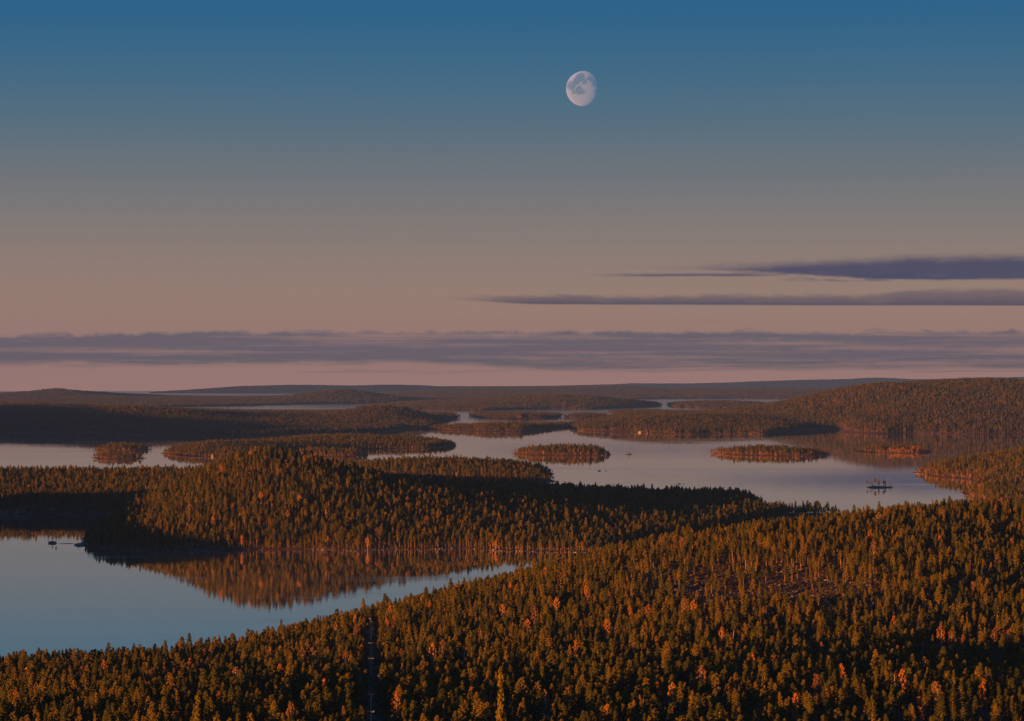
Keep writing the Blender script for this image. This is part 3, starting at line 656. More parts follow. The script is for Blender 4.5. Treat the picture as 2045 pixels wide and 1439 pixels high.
# foreground pines
x, y, z, d = FG.points(4.9, 3.0, 5, -250, 2300)
k = (y > 640) & ((np.abs(line_dx(x, y) - 0.6) > 3.9 + 3.5 * fbm(x, y, 35.0, 88)) | (y > 1600))
u_, v_ = proj(x, y, z)
open_ = np.exp(-(((u_ - 1570) / 330) ** 2 + ((v_ - 1185) / 75) ** 2)) * 0.80 + np.exp(-(((u_ - 1850) / 300) ** 2 + ((v_ - 1075) / 40) ** 2)) * 0.4 + np.exp(-(((u_ - 1330) / 130) ** 2 + ((v_ - 1140) / 45) ** 2)) * 0.4
dens = 0.93 + 0.5 * fbm(x, y, 60.0, 77) - open_
k &= RNG.random(len(x)) < dens
bx = np.array([(t[3], t[4]) for t in trees])
k &= (np.min((x[:, None] - bx[None, :, 0]) ** 2 + ((y[:, None] - bx[None, :, 1]) * 0.35) ** 2, axis=1) > 2.4 ** 2)
# keep the view of the birches open on the near side
k &= ~np.any((np.abs(x[:, None] - bx[None, :, 0] * (y[:, None] / bx[None, :, 1])) < 2.4) & (y[:, None] < bx[None, :, 1]) & (y[:, None] > bx[None, :, 1] - 45), axis=1)
sx_, sy_ = -math.sin(SUN_AZ), -math.cos(SUN_AZ)                # leave the birches open to the sun
ax_ = (x[:, None] - bx[None, :, 0]) * sx_ + (y[:, None] - bx[None, :, 1]) * sy_; px2 = np.abs((x[:, None] - bx[None, :, 0]) * sy_ - (y[:, None] - bx[None, :, 1]) * sx_)
k &= ~np.any((ax_ > 0) & (ax_ < 26) & (px2 < 2.2), axis=1)
x, y, z = x[k], y[k], z[k]; n = len(x)
wts = np.array([0.24, 0.20, 0.16, 0.10, 0.14, 0.08, 0.08]); var = RNG.choice(7, n, p=wts)
rot, scl = rand_attrs(RNG, n, 0.42, 1.1)
tall_ = np.where(RNG.random(n) < 0.06, 1.28, 1.0); scl *= tall_[:, None]
PH = np.array([12.5, 13.5, 11.0, 10.5, 13.0, 12.0, 7.0])
vt = VH + F * (H - z - PH[var] * scl[:, 2]) / y; vb = VH + F * (H - z) / y; uu = CU + F * x / y
vis = np.minimum(vb, 1439) - vt; vis = np.where((uu > 8) & (uu < 2037) & (vt < 1415), vis, -1)
bsel = RNG.choice(np.where((uu > 5) & (uu < 2040) & (vt < 1430) & (scl[:, 2] > 0.75))[0], 120, replace=False); isb = np.zeros(n, bool); isb[bsel] = True
for i in bsel:
    vi = int(RNG.integers(0, 3)); sc = RNG.uniform(8.5, 13.0) / (9.5, 8.0, 7.0)[vi]
    trees.append((0, 'birch', vi, x[i], y[i], z[i], (0, 0, RNG.uniform(0, 6.28)), (sc * RNG.uniform(0.6, 0.95),) * 2 + (sc,)))
vis = np.where(isb, -2, vis)
order = np.argsort(-vis); single = np.zeros(n, bool); single[order[:292]] = True
scatter('foreground_pine_forest', np.stack([x, y, z - 0.15], 1)[~single & ~isb], var[~single & ~isb], rot[~single & ~isb], scl[~single & ~isb], NEARBANK, 'dense sunlit pine forest covering the near hillside', 'pine forest')
for i in np.where(single)[0]:
    trees.append((vis[i], 'pine', int(var[i]), x[i], y[i], z[i] - 0.15, tuple(rot[i]), tuple(scl[i])))
# two trees close below the viewpoint
for (u, vtop, yy, vr) in ((1000, 1338, 425, 3), (395, 1384, 500, 4)):
    xx = (u - CU) / F * yy; zz = float(FG.z_at(xx, yy)[0][0]); hh = zat(vtop, yy) - zz; s_ = hh / PH[vr]
    trees.append((200, 'near_pine', vr, xx, yy, zz - 0.1, (0, 0, 1.0), (min(s_, 1.0), min(s_, 1.0), s_)))

def forest(L, spacing, label, seed, golden=0.03, smin=0.8, smax=1.15, thin=0.15, edge_gold=0.0, name='pine_forest', gold_u=None, ok=None):
    rng = np.random.default_rng(seed)
    x, y, z, d = L.points(spacing, 2.5, seed)
    k = rng.random(len(x)) < 1.0 - thin + 0.6 * fbm(x, y, 90.0, seed) * (thin * 4)
    if ok is not None: k &= ok(x, y)
    x, y, z, d = x[k], y[k], z[k], d[k]; n = len(x)
    var = rng.choice(7, n, p=wts); rot, scl = rand_attrs(rng, n, smin * 0.72, smax * 1.1)
    pg = golden * (0.3 + 2.8 * np.clip(fbm(x, y, 70.0, seed + 2) + 0.25, 0, 1)) + edge_gold * np.exp(-d / 18.0)
    if gold_u is not None:
        u = CU + F * x / y; pg = pg * np.where((u > gold_u[0]) & (u < gold_u[1]), 1.0, 0.2)
    scl *= (0.55 + 0.45 * np.clip(d / 22.0, 0, 1))[:, None] * (0.8 + 0.4 * rng.random((n, 1)))
    g = rng.random(n) < pg
    var[g] = rng.choice([7, 8, 9, 10], g.sum()); 
    scatter(name, np.stack([x, y, z - 0.2], 1), var, rot, scl, NEARBANK, label, 'pine forest')
forest(PEN, 5.4, 'pine forest with scattered golden birches over the peninsula hill', 51, 0.02, 0.85, 1.2, 0.1)
forest(LEFTHILL, 8.0, 'pine forest on the left hill beyond the picture edge', 52, 0.02)
forest(PRO, 6.2, 'pine forest on the right promontory with bright birches at the water', 53, 0.02, 0.85, 1.15, 0.1, 0.55)
forest(P4, 6.2, 'pine forest on the low point behind the peninsula hill', 54, 0.015, 0.85, 1.15)
forest(I1, 6.0, 'dense pines with rusty birches on the oval island', 55, 0.08, 0.8, 1.1, 0.05, 0.25)
forest(I2F, 6.5, 'pines on the front small island at left', 56, 0.05, 0.7, 1.0, 0.25, 0.2)
forest(I2B, 6.5, 'pines on the rear small island at left', 57, 0.05, 0.8, 1.05, 0.15, 0.1)
forest(I3, 6.6, 'pines along the long island behind the peninsula', 58, 0.04, 0.8, 1.1, 0.08, 0.12)
forest(I3B, 6.5, 'pale golden pines on the thin spit', 59, 0.10, 0.8, 1.1, 0.2, 0.2)
forest(I7, 6.2, 'pines and autumn birches on the lens-shaped island', 60, 0.12, 0.7, 1.05, 0.15, 0.6)
forest(I8, 6.2, 'low trees and glowing birches on the dark island', 61, 0.7, 0.75, 1.1, 0.1, 1.0, gold_u=(1765, 1900))
forest(I5, 7.5, 'pines along the thin island in the middle distance', 62, 0.05, 0.8, 1.15, 0.1, 0.15)

def far_forest(L, spacing, label, seed, smin=0.85, smax=1.15, thin=0.05, umin=-120):
    rng = np.random.default_rng(seed)
    x, y, z, d = L.points(spacing, spacing * 0.3, seed, umin, 2200)
    k = rng.random(len(x)) < 1 - thin + fbm(x, y, 300.0, seed); x, y, z = x[k], y[k], z[k]; n = len(x)
    rot, scl = rand_attrs(rng, n, smin, smax, 0.0); scl[:, :2] *= spacing / 22.0
    scatter('far_pine_forest', np.stack([x, y, z - 0.5], 1), rng.integers(0, 8, n), rot, scl, FARBANK, label, 'far forest')
far_forest(L2, 21, 'far pine forest over the left hills', 71)
far_forest(LEFTRIDGE, 30, 'far pine forest on the ridge beyond the left edge', 79, 0.85, 1.15, 0.05, -3000)
far_forest(L7, 21, 'far pine forest over the broad hill at right', 72)
far_forest(I6A, 20, 'pines on the low island before the central hill', 73)
far_forest(I6B, 20, 'pines on the smaller low island', 74)
far_forest(L4, 30, 'far pine forest on the central hill', 75)
far_forest(L6, 30, 'far pine forest on the flat far island', 76)
far_forest(L1, 40, 'far pine forest on the low hills at far left', 77)
far_forest(L5, 52, 'far pine forest below the horizon', 78)

# ------------------------------------------------------------------ heath shrubs and stones
rng = np.random.default_rng(91)
x, y, z, d = FG.points(3.4, 2.0, 92, -60, 2120); k = (y > 800) & (rng.random(len(x)) < 0.45); x, y, z = x[k], y[k], z[k]
rot, scl = rand_attrs(rng, len(x), 0.5, 1.3)
scatter('heath_shrubs', np.stack([x, y, z - 0.1], 1), rng.integers(0, 3, len(x)), rot, scl, SHRUBBANK, 'rusty heath shrubs under the pines on the near hillside', 'shrubs')
x, y, z, d = FG.points(2.2, 2.0, 93, -20, 2070); u_, v_ = proj(x, y, z)
pr = np.exp(-(((u_ - 1570) / 280) ** 2 + ((v_ - 1200) / 60) ** 2)) * 0.5 + np.exp(-(((u_ - 1850) / 300) ** 2 + ((v_ - 1080) / 45) ** 2)) * 0.3 + 0.03
pr = pr * (0.25 + 1.8 * np.clip(fbm(x, y, 30.0, 94) + 0.3, 0, 1)); k = (y > 900) & (rng.random(len(x)) < pr); x, y, z = x[k], y[k], z[k]
rot, scl = rand_attrs(rng, len(x), 0.2, 0.85, 0.3)
big = np.argsort(-(scl[:, 2] / y) * ((u_[k] > 1250) & (v_[k] < 1270)) * np.where(v_[k] < 1150, 1.45, 1.0))[:36]; sm = np.ones(len(x), bool); sm[big] = False
scatter('hillside_stones', np.stack([x, y, z], 1)[sm], rng.integers(0, 6, sm.sum()), rot[sm], scl[sm], ROCKBANK, 'scattered grey stones on the open pine slope', 'stones')
ACROSS_ = ['beyond its left end', 'at its left end', 'left of its middle', 'just left of its centre', 'at its centre', 'just right of its centre', 'right of its middle', 'toward its right end', 'at its right end', 'beyond its right end', 'well beyond its right end', 'toward the picture edge', 'near the picture edge', 'at the picture edge']
CUTS_ = [1300, 1370, 1440, 1500, 1560, 1620, 1690, 1760, 1820, 1880, 1930, 1975, 2015]
for i in big:
    o = mesh_obj('boulder', ROCKS[int(rng.integers(0, 6))]); o.location = (x[i], y[i], z[i] + 0.25); o.rotation_euler = rot[i]; o.scale = scl[i] * 1.35
    zone = 'topmost' if proj(x[i], y[i], z[i])[1] < 1095 else 'upper' if proj(x[i], y[i], z[i])[1] < 1150 else ('middle' if proj(x[i], y[i], z[i])[1] < 1200 else 'lower')
    uu_ = proj(x[i], y[i], z[i])[0]; tag(o, '%s granite boulder on the %s stony slope, %s' % ('broad' if scl[i][2] > 0.80 else 'rounded' if scl[i][2] > 0.72 else 'small', zone, ACROSS_[int(np.searchsorted(CUTS_, uu_))]), 'boulder', 'boulders on the stony slope')

def shore_stones(L, label, spacing, seed, width=4.0, smax=1.2, prob=0.7, seen_only=True):
    rng = np.random.default_rng(seed); pts = []
    n = len(L.P)
    for i in range(n):
        a, b = L.P[i], L.P[(i + 1) % n]
        for _ in range(int(np.linalg.norm(b - a) / spacing)):
            t = rng.random(); p = a + (b - a) * t + rng.normal(size=2) * L.D * 0.0025; pts.append(p)
    p = np.array(pts); u = CU + F * p[:, 0] / p[:, 1]; p = p[(u > -60) & (u < 2110) & (p[:, 1] > 900)]
    z, d = L.eval(p[:, 0], p[:, 1]); k = (d > -2.5) & (d < width) & (rng.random(len(p)) < prob * np.clip(0.45 + 3.2 * fbm(p[:, 0], p[:, 1], L.D * 0.012, seed), 0.02, 1.3)); p, z, d = p[k], z[k], d[k]
    rot, scl = rand_attrs(rng, len(p), 0.2, smax, 0.3); scl *= (0.35 + 0.9 * rng.random(len(p)) ** 2)[:, None]
    scatter('shore_stones', np.stack([p[:, 0], p[:, 1], np.maximum(z, drop(p[:, 0], p[:, 1]) - 0.1)], 1), rng.integers(0, 6, len(p)), rot, scl, ROCKBANK, label, 'stones')
shore_stones(PEN, 'pale stones lining the shore of the peninsula', 0.28, 101, 4.0, 1.3)
shore_stones(PRO, 'stones along the shore of the right promontory', 0.5, 102, 5.0, 1.6)
shore_stones(P4, 'stones along the low wooded point', 0.6, 103, 5.0, 1.5)
for i, (L, w) in enumerate(((I1, 'oval island'), (I2F, 'front small island'), (I2B, 'rear small island'), (I3, 'long island'), (I3B, 'thin spit'), (I7, 'lens-shaped island'), (I8, 'dark island'), (I5, 'thin island in the middle distance'))):
    shore_stones(L, 'reddish shore stones around the ' + w, 0.9, 110 + i, 7.0, 1.6)
shore_stones(L7, 'pale shore stones along the right shore', 1.5, 121, 14.0, 2.6)
shore_stones(L2, 'pale shore stones along the left shore', 2.0, 122, 14.0, 2.2)

# ------------------------------------------------------------------ individual trees
tm = {}
for i, (tr, cr) in enumerate(PINES): tm['pine', i] = (tr.mesh('pine_trunk', [M['bark']], True), cr.mesh('pine_crown', [M['pine']]))
for i, (tr, cr) in enumerate(BIRCHES): tm['birch', i] = (tr.mesh('birch_trunk', [M['white_bark']], True), cr.mesh('birch_crown', [M['birch'] if i < 2 else M['rust'], ]))
for i, (tr, cr) in enumerate(BARE): tm['bare', i] = (tr.mesh('birch_trunk', [M['white_bark']], True), cr.mesh('birch_twigs', [M['twig']]))
def plant(kind, var, name, loc, rot, scl, label, cat, group):
    o = empty(name, loc); o.rotation_euler = rot; o.scale = scl; tag(o, label, cat, group)
    a, b = tm[kind, var]; mesh_obj('trunk', a, o); mesh_obj('crown', b, o); return o
def where(u, v):
    if v > 1330:
        col_ = ('in the bottom left corner', 'left of the power line clearing', 'just right of the power line clearing', 'at the middle of the bottom edge', 'below the dark hollow', 'in the bottom right corner')
    else:
        col_ = ('on the ridge at the left edge', 'on the slope left of the power line', 'on the slope right of the power line', 'on the middle ridge', 'on the stony slope', 'on the ridge at the right edge')
    return col_[0 if u < 330 else 1 if u < 735 else 2 if u < 950 else 3 if u < 1400 else 4 if u < 1780 else 5]
ACROSS = ['at the very left edge', 'near the left edge', 'a tenth across', 'an eighth across', 'a fifth across', 'a quarter across', 'three tenths across', 'left of the power line', 'right of the power line', 'two fifths across', 'left of centre', 'at the centre', 'right of centre', 'three fifths across', 'two thirds across', 'seven tenths across', 'three quarters across', 'four fifths across', 'nine tenths across', 'near the right edge', 'at the very right edge']
CUTS = [60, 160, 230, 330, 460, 560, 650, 741, 800, 890, 975, 1070, 1165, 1290, 1400, 1480, 1585, 1740, 1900, 1985]
def across(u): return ACROSS[int(np.searchsorted(CUTS, u))]
ROWS = ['in the backmost row', 'in the back rows', 'behind the middle rows', 'in the middle rows', 'before the middle rows', 'in the front rows', 'in the frontmost row']
ROWQ = np.quantile([proj(t[3], t[4], t[5] + PH[t[2]] * t[7][2])[1] for t in trees if t[1] == 'pine'], np.arange(1, 7) / 7.0)
def row_of(v): return ROWS[int(np.searchsorted(ROWQ, v))]
for (size, kind, var, x, y, z, rot, scl) in trees:
    u, v = proj(x, y, z + 5)
    if kind == 'pine':
        sz = 'very large ' if scl[2] > 1.2 else 'large ' if scl[2] > 1.04 else ('small ' if scl[2] < 0.9 else '')
        lab = '%s%s %s, %s' % (sz, PINE_WORDS[var], row_of(proj(x, y, z + PH[var] * scl[2])[1]), across(u))
        plant('pine', var, 'pine_tree', (x, y, z), rot, scl, lab, 'pine tree', 'pines of the near hillside')
    elif kind == 'near_pine':
        plant('pine', var, 'pine_tree', (x, y, z), rot, scl, 'tall yellowish pine tip rising at the middle of the bottom edge' if u > 700 else 'dark pine tip rising from the bottom edge left of the power line', 'pine tree', 'pines close below the viewpoint')
    else:
        hb = (9.5, 8.0, 7.0)[var] * scl[2]; form = ('large ' if hb > 12.2 else 'small ' if hb < 10.0 else '') + ('narrow ' if scl[0] < 0.75 * scl[2] else '') + ('golden birch', 'orange birch', 'rusty birch')[var]
        plant('birch', var, 'birch_tree', (x, y, z - 0.1), rot, scl, '%s %s, %s' % (form, 'high on the near slope' if v < 1200 else 'halfway down the near slope' if v < 1300 else 'low in the near forest' if v < 1370 else 'by the bottom edge', across(u)), 'birch tree', 'autumn birches of the near hillside')
for (u, v, s_, var) in BARE_FG:
    g = ground_hit(FG, u, v + 25)
    if g:
        o = plant('bare', var, 'bare_birch_tree', (g[0], g[1], g[2] - 0.1), (0, 0, RNG.uniform(0, 6)), (s_, s_, s_), 'bare %s birch with pale trunk %s' % ('spreading' if var == 0 else 'slim', '%s in the near forest' % across(u)), 'birch tree', 'leafless birches of the near hillside')

# birches told apart on the peninsula hill
for i, (u, v) in enumerate([(443, 943), (490, 970), (485, 1028), (508, 983), (522, 1000), (545, 1018), (428, 1049), (365, 1028), (380, 1027), (418, 1022), (576, 1038), (568, 1050), (600, 1010), (465, 1021), (657, 1018), (653, 1032), (700, 1050), (660, 976), (815, 1010), (828, 1008), (812, 1022), (720, 1034), (770, 1040), (791, 1050), (855, 1048), (882, 1037), (735, 1090), (668, 1002), (850, 1055), (655, 1082), (1045, 1015), (990, 1105), (170, 970), (250, 975), (920, 1010), (484, 1085)]):
    g = ground_hit(PEN, u, v + 8, 0, 2500, 3600)
    if g is None: continue
    vr = i % 2; sc = 1.15 + 0.45 * RNG.random()
    side = 'peninsula hill\'s left flank' if u < 470 else ('peninsula hill\'s face' if u < 640 else 'peninsula hill\'s right slope')
    plant('birch', vr, 'birch_tree', (g[0], g[1] - 4, g[2] + 0.8), (0, 0, RNG.uniform(0, 6)), (sc, sc, sc), '%s %s the %s, %s' % (('golden birch', 'slim orange birch')[vr], 'high on' if v < 1000 else 'halfway up' if v < 1040 else 'low on', side, across(u)), 'birch tree', 'birches on the peninsula hill')

# ------------------------------------------------------------------ islets and skerries
def skerry(name, u, v, wpx, hm, seed, label, cat='rock', depth=0.5, group=None):
    x, y = wpt(u, v); rx = wpx * 0.5 / F * y
    o = mesh_obj(name, rock_mesh(seed, ICO3, 1.0)); o.location = (x, y, drop(x, y) + 0.02); o.scale = (rx * 0.95, rx * depth, hm); return tag(o, label, cat, group), (x, y)
skerry('lake_rock', 1197, 940, 8, 1.3, 201, 'larger dark rock of a pair in the open lake', 'rock', 0.7)
skerry('lake_rock', 1210, 940, 4, 0.9, 202, 'smaller dark rock beside a larger one in the open lake', 'rock', 0.8)
skerry('lake_rock', 1348, 966, 4, 0.7, 203, 'small leftmost rock of three above the dark point', 'rock')
skerry('lake_rock', 1357, 966, 8, 1.6, 204, 'middle and tallest rock of three above the dark point', 'rock', 0.7)
skerry('lake_rock', 1365, 966, 4, 0.7, 205, 'small rightmost rock of three above the dark point', 'rock')
skerry('lake_rock', 1060, 881, 4, 1.3, 206, 'distant dark rock left of its twin above the oval island', 'rock')
skerry('lake_rock', 1066, 881, 5, 1.5, 207, 'distant dark rock right of its twin above the oval island', 'rock')
skerry('lake_rock', 1665, 907, 4, 0.8, 208, 'small rock off the tip of the lens-shaped island', 'rock')
skerry('lake_rock', 202, 942, 3, 0.9, 209, 'tiny rock in the left bay behind the peninsula', 'rock')
skerry('lake_rock', 24, 907, 4, 0.8, 210, 'small reddish rock near the left edge of the lake', 'rock')
skerry('lake_rock', 1126, 961, 4, 0.6, 211, 'small rock off the low wooded point', 'rock')
skerry('lake_rock', 1823, 944, 8, 0.7, 212, 'flat rock at the tip of the right promontory', 'rock')
skerry('lake_rock', 1832, 945, 6, 1.2, 213, 'rounded rock beside the tip of the right promontory', 'rock')
skerry('lake_rock', 1930, 982, 14, 1.8, 214, 'dark rock ledge at the mouth of the right bay', 'rock', 0.4)
skerry('lake_rock', 1235, 876, 10, 0.4, 215, 'low reddish shoal in the lake above the orange islet', 'rock', 0.4)
def islet_trees(u, v, spec, what):
    rank = {d_: q for q, d_ in enumerate(sorted(t_[0] for t_ in spec))}; ORD = ['first', 'second', 'third', 'fourth', 'fifth', 'sixth', 'seventh', 'eighth', 'ninth']
    for (du, hgt, var, wd, kind) in spec:
        x, y = wpt(u + du, v); sc = hgt / (PH[var] if kind == 'pine' else (9.5, 8.0, 7.0)[var])
        t_ = plant(kind, var, 'islet_pine_tree' if kind == 'pine' else 'islet_birch_tree', (x, y + RNG.uniform(-1, 2), drop(x, y) + 0.5), (0, 0, RNG.uniform(0, 6)), (sc * wd, sc * wd, sc),
              '%s on the %s%s' % (('tall ' if hgt > 12 else 'small ' if hgt < 6 else 'mid-sized ') + ('pine' if kind == 'pine' else 'orange birch'), what, ', %s from the left' % ORD[rank[du]] if len(spec) > 1 else ''), 'pine tree' if kind == 'pine' else 'birch tree', 'trees on the ' + what)
skerry('rocky_islet', 1753, 973, 60, 3.0, 220, 'dark rocky islet with a few pines in the right lake', 'islet', 0.3)
islet_trees(1752, 972, [(-20, 10, 5, 1.2, 'pine'), (-13, 9, 1, 1.3, 'pine'), (-5, 13.5, 5, 1.7, 'pine'), (3, 12, 4, 1.2, 'pine'), (13, 11.5, 1, 1.7, 'pine'), (16, 9, 4, 1.5, 'pine'), (23, 4, 6, 1, 'pine'), (27, 4.5, 6, 1.3, 'pine'), (-9, 6, 6, 1, 'pine')], 'dark rocky islet')
skerry('rocky_islet', 1259, 907, 18, 1.2, 221, 'tiny reddish islet with orange birches right of the oval island', 'islet', 0.4)
islet_trees(1259, 907, [(-2, 6, 2, 1, 'birch'), (2.5, 6.5, 0, 1, 'birch')], 'tiny reddish islet')
skerry('rocky_islet', 105, 1084, 19, 1.9, 222, 'small dark islet with two flat-topped pines at the left', 'islet', 0.5)
islet_trees(105, 1083.5, [(-8, 2.6, 6, 1, 'pine'), (0, 5.5, 5, 0.9, 'pine'), (7, 7.5, 5, 0.9, 'pine')], 'small dark islet at the left')
skerry('gravel_spit', 133, 1085, 48, 0.5, 223, 'thin dark spit joining the small islet to the peninsula', 'spit', 0.12)
skerry('shore_ledge', 160, 1088, 22, 2.2, 224, 'dark rock ledge at the left tip of the peninsula', 'rock', 0.4)
islet_trees(158, 1085, [(-2, 5.5, 5, 0.7, 'pine')], 'dark rock ledge of the peninsula')

# ------------------------------------------------------------------ power line
def pole_at(vtop, brace):
    ys = np.linspace(930, 1620, 900); xs = (POLE_U - CU) / F * ys; zs, _ = FG.z_at(xs, ys); vt_ = VH + F * (H - zs - 9.5) / ys
    i = int(np.argmin(np.abs(vt_ - vtop))); return xs[i], ys[i], zs[i]
pole_mb, arm_mb, ins_mb, br_mb = MB(), MB(), MB(), MB()
pole_mb.path([(0, 0, -1.0), (0, 0, 5.0), (0, 0, 9.5)], [0.20, 0.17, 0.13], 10)
arm_mb.box((0, 0, 0), (2.4, 0.14, 0.16))
ins_mb.path([(0, 0, 0), (0, 0, 0.1), (0, 0, 0.2), (0, 0, 0.3)], [0.05, 0.09, 0.06, 0.09], 8)
br_mb.tube((2.4, 0, -0.8), (0.1, 0.0, 9.0), 0.12, 0.1, 8)
pole_me, arm_me, ins_me, br_me = pole_mb.mesh('pole', [M['pole']]), arm_mb.mesh('crossarm', [M['pole']]), ins_mb.mesh('insulator', [M['insulator']]), br_mb.mesh('brace', [M['pole']])
tops = []
for vtop, brace, lab in ((1234, True, 'topmost wooden power pole with a slanting brace in the clearing'), (1254, False, 'second power pole from the top of the clearing'), (1282, False, 'third power pole from the top of the clearing'), (1313, False, 'fourth power pole from the top of the clearing'), (1384, False, 'shaded power pole second from the bottom edge'), (1419, False, 'nearest power pole with a broad crossarm at the bottom edge')):
    x, y, z = pole_at(vtop, brace); o = empty('power_pole', (x, y, z)); tag(o, lab, 'power pole', 'poles of the power line')
    mesh_obj('pole', pole_me, o); a = mesh_obj('crossarm', arm_me, o); a.location = (0, -0.19, 9.2)
    for dx_ in (-1.1, 0.0, 1.1):
        q = mesh_obj('insulator', ins_me, a); q.location = (dx_, 0, 0.08)
    if brace: mesh_obj('brace', br_me, o)
    tops.append(np.array((x, y - 0.19, z + 9.58)))
tops.sort(key=lambda t: -t[1])
tops.append(np.array(((POLE_U - CU) / F * 860, 860, float(FG.z_at((POLE_U - CU) / F * 860, 860)[0][0]) + 8.0)))
for dx_, w in ((-1.1, 'left'), (0.0, 'middle'), (1.1, 'right')):
    mb = MB()
    for a, b in zip(tops[:-1], tops[1:]):
        L_ = np.linalg.norm(b - a); prev = None
        for t in np.linspace(0, 1, 9):
            p = a + (b - a) * t + np.array((dx_, 0, -0.035 * L_ * 4 * t * (1 - t) * 0.5))
            if prev is not None: mb.tube(prev, p, 0.012, 0.012, 4, 0, False)
            prev = p
    tag(mesh_obj('power_cable', mb.mesh('power_cable', [M['cable']])), '%s cable of the power line running down the clearing' % w, 'cable', 'cables of the power line')

# ------------------------------------------------------------------ cabins on the far shores
def cabin(u, v, w, wallmat, label, back=14.0):
    x, y = wpt(u, v); y += back; x = (u - CU) / F * y
    o = empty('lakeside_cabin', (x, y, drop(x, y) + 1.4)); tag(o, label, 'cabin')
    hw, hd, hh = w / 2, 3.0, 3.2
    mb = MB(); mb.add([(-hw, -hd, -1.5), (hw, -hd, -1.5), (hw, hd, -1.5), (-hw, hd, -1.5), (-hw, -hd, hh), (hw, -hd, hh), (hw, hd, hh), (-hw, hd, hh), (-hw, 0, hh + 1.8), (hw, 0, hh + 1.8)],
           [(0, 1, 5, 4), (2, 3, 7, 6), (1, 2, 6, 9, 5), (3, 0, 4, 8, 7), (0, 3, 2, 1)])
    mesh_obj('wall', mb.mesh('cabin_wall', [M[wallmat]]), o)
    mb = MB()
    for s_ in (-1, 1): mb.add([(-hw - .4, s_ * (hd + .5), hh - .3), (hw + .4, s_ * (hd + .5), hh - .3), (hw + .4, 0, hh + 1.85), (-hw - .4, 0, hh + 1.85), (-hw - .4, s_ * (hd + .5), hh - .12), (hw + .4, s_ * (hd + .5), hh - .12), (hw + .4, 0, hh + 2.05), (-hw - .4, 0, hh + 2.05)], [(0, 1, 2, 3), (4, 5, 6, 7), (0, 1, 5, 4), (1, 2, 6, 5), (3, 0, 4, 7)])
    r_ = mesh_obj('roof', mb.mesh('cabin_roof', [M['roofing']]), o)
    mb = MB(); mb.box((hw * 0.4, 0.6, hh + 2.0), (0.7, 0.7, 1.6)); mesh_obj('chimney', mb.mesh('chimney', [M['rock']]), r_)
    mb = MB(); mb.box((hw * 0.05, -hd - 0.03, 0.6), (0.95, 0.06, 2.1)); mesh_obj('door', mb.mesh('cabin_door', [M['paint_red']]), o)
    for px in (-0.55, 0.6):
        mb = MB(); mb.box((px * hw, -hd - 0.03, 1.3), (1.2, 0.06, 1.1)); mesh_obj('window', mb.mesh('cabin_window', [M['glass']]), o)
cabin(424, 912, 4, 'paint_white', 'pale cabin at the water on the long island', 8)
cabin(1277, 864, 8, 'paint_white', 'pale cabin on the shore right of the thin island', 12)
cabin(1828, 859, 9, 'paint_white', 'pale cabin below the broad hill on the right', 20)
cabin(1077, 859, 7, 'paint_red', 'small red cabin at the end of the thin island', 12)

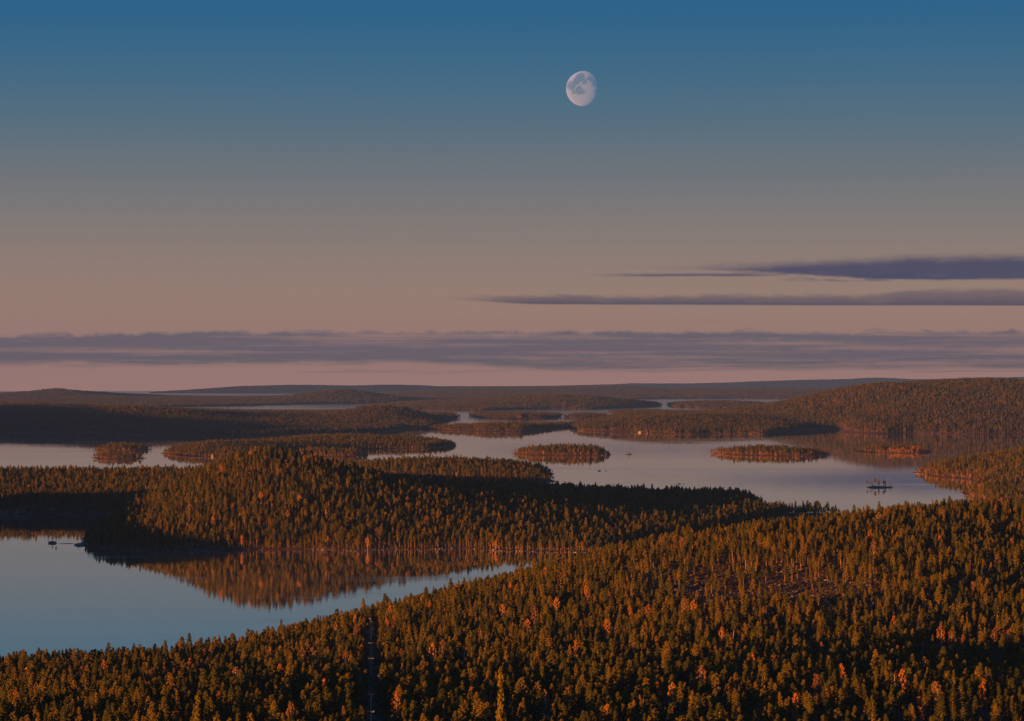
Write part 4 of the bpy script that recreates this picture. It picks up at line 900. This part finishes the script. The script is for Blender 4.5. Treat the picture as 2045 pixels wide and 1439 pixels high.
# ------------------------------------------------------------------ moon
def moon():
    R = 120000.0; u, v = 1165.5, 176.5
    d = np.array(((u - CU) / F, 1.0, (VH - v) / F)); r = 35.0 / F * R
    mb = MB(); bm = bmesh.new(); bmesh.ops.create_uvsphere(bm, u_segments=160, v_segments=100, radius=r)
    me = bpy.data.meshes.new('moon'); tosun = -ldir
    bmesh.ops.delete(bm, geom=[q for q in bm.faces if q.normal.dot(tosun) < -0.03], context='FACES')      # only the sunlit side gives light; the rest is lost in the blue
    bm.to_mesh(me); bm.free(); me.polygons.foreach_set('use_smooth', [True] * len(me.polygons))
    o = mesh_obj('moon', me); o.location = d * R + np.array((0, 0, H)); tag(o, 'gibbous moon high in the blue dawn sky', 'moon', kind='thing')
    m, nt, bs = new_mat('moon_surface'); nt.nodes.remove(bs)
    oc = objcoord(nt); mp = nt.nodes.new('ShaderNodeMapping'); mp.inputs['Scale'].default_value = (1 / r,) * 3; nt.links.new(oc, mp.inputs[0])
    sp = nt.nodes.new('ShaderNodeSeparateXYZ'); nt.links.new(mp.outputs[0], sp.inputs[0])
    px_, pz_ = X(nt, sp.outputs[0]), X(nt, sp.outputs[2])
    wob = noise(nt, mp.outputs[0], 3.2, 5.0, 0.6); fine = noise(nt, mp.outputs[0], 9.0, 5.0, 0.7)
    maria = None
    for (cx, cz, rad) in ((-0.22, 0.58, 0.30), (0.35, 0.50, 0.22), (0.62, 0.20, 0.22), (-0.70, 0.12, 0.30), (-0.30, -0.18, 0.24), (0.05, 0.30, 0.20), (-0.58, -0.28, 0.12), (0.72, -0.2, 0.14), (-0.1, -0.3, 0.15), (-0.45, 0.35, 0.25)):
        a = ((px_ - cx) * (px_ - cx) + (pz_ - cz) * (pz_ - cz)).sqrt()
        b = 1.0 - (a + (wob - 0.5) * 0.36 + (fine - 0.5) * 0.32).sstep(rad * 0.62, rad * 1.15)
        maria = b if maria is None else maria.maxi(b)
    rays = noise(nt, mp.outputs[0], 6.0, 4.0, 0.7).sstep(0.55, 0.75)
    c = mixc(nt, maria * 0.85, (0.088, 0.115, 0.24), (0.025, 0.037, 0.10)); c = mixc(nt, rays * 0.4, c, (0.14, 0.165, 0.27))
    df = nt.nodes.new('ShaderNodeBsdfDiffuse'); df.inputs['Roughness'].default_value = 1.0; nt.links.new(c, df.inputs[0])
    tr = nt.nodes.new('ShaderNodeBsdfTransparent'); ad = nt.nodes.new('ShaderNodeAddShader')     # sunlit disc seen through the blue air in front of it
    tr.inputs[0].default_value = (1, 1, 1, 1)
    nt.links.new(df.outputs[0], ad.inputs[0]); nt.links.new(tr.outputs[0], ad.inputs[1]); nt.links.new(ad.outputs[0], nt.nodes['Material Output'].inputs[0])
    me.materials.append(m)
moon()

# ------------------------------------------------------------------ haze
def haze():
    mb = MB(); mb.box((0, 0, (340 - 246) / 2), (100000, 100000, 340 + 246))
    m = bpy.data.materials.new('haze_air'); m.use_nodes = True; nt = m.node_tree; nt.nodes.clear()
    out = nt.nodes.new('ShaderNodeOutputMaterial'); pv = nt.nodes.new('ShaderNodeVolumePrincipled')
    pv.inputs['Color'].default_value = (0.13, 0.29, 0.85, 1); pv.inputs['Density'].default_value = 2.8e-5; pv.inputs['Anisotropy'].default_value = 0.0
    nt.links.new(pv.outputs[0], out.inputs['Volume'])
    tag(mesh_obj('haze', mb.mesh('haze', [m])), 'thin dawn haze over the lake', 'haze', kind='stuff')
haze()
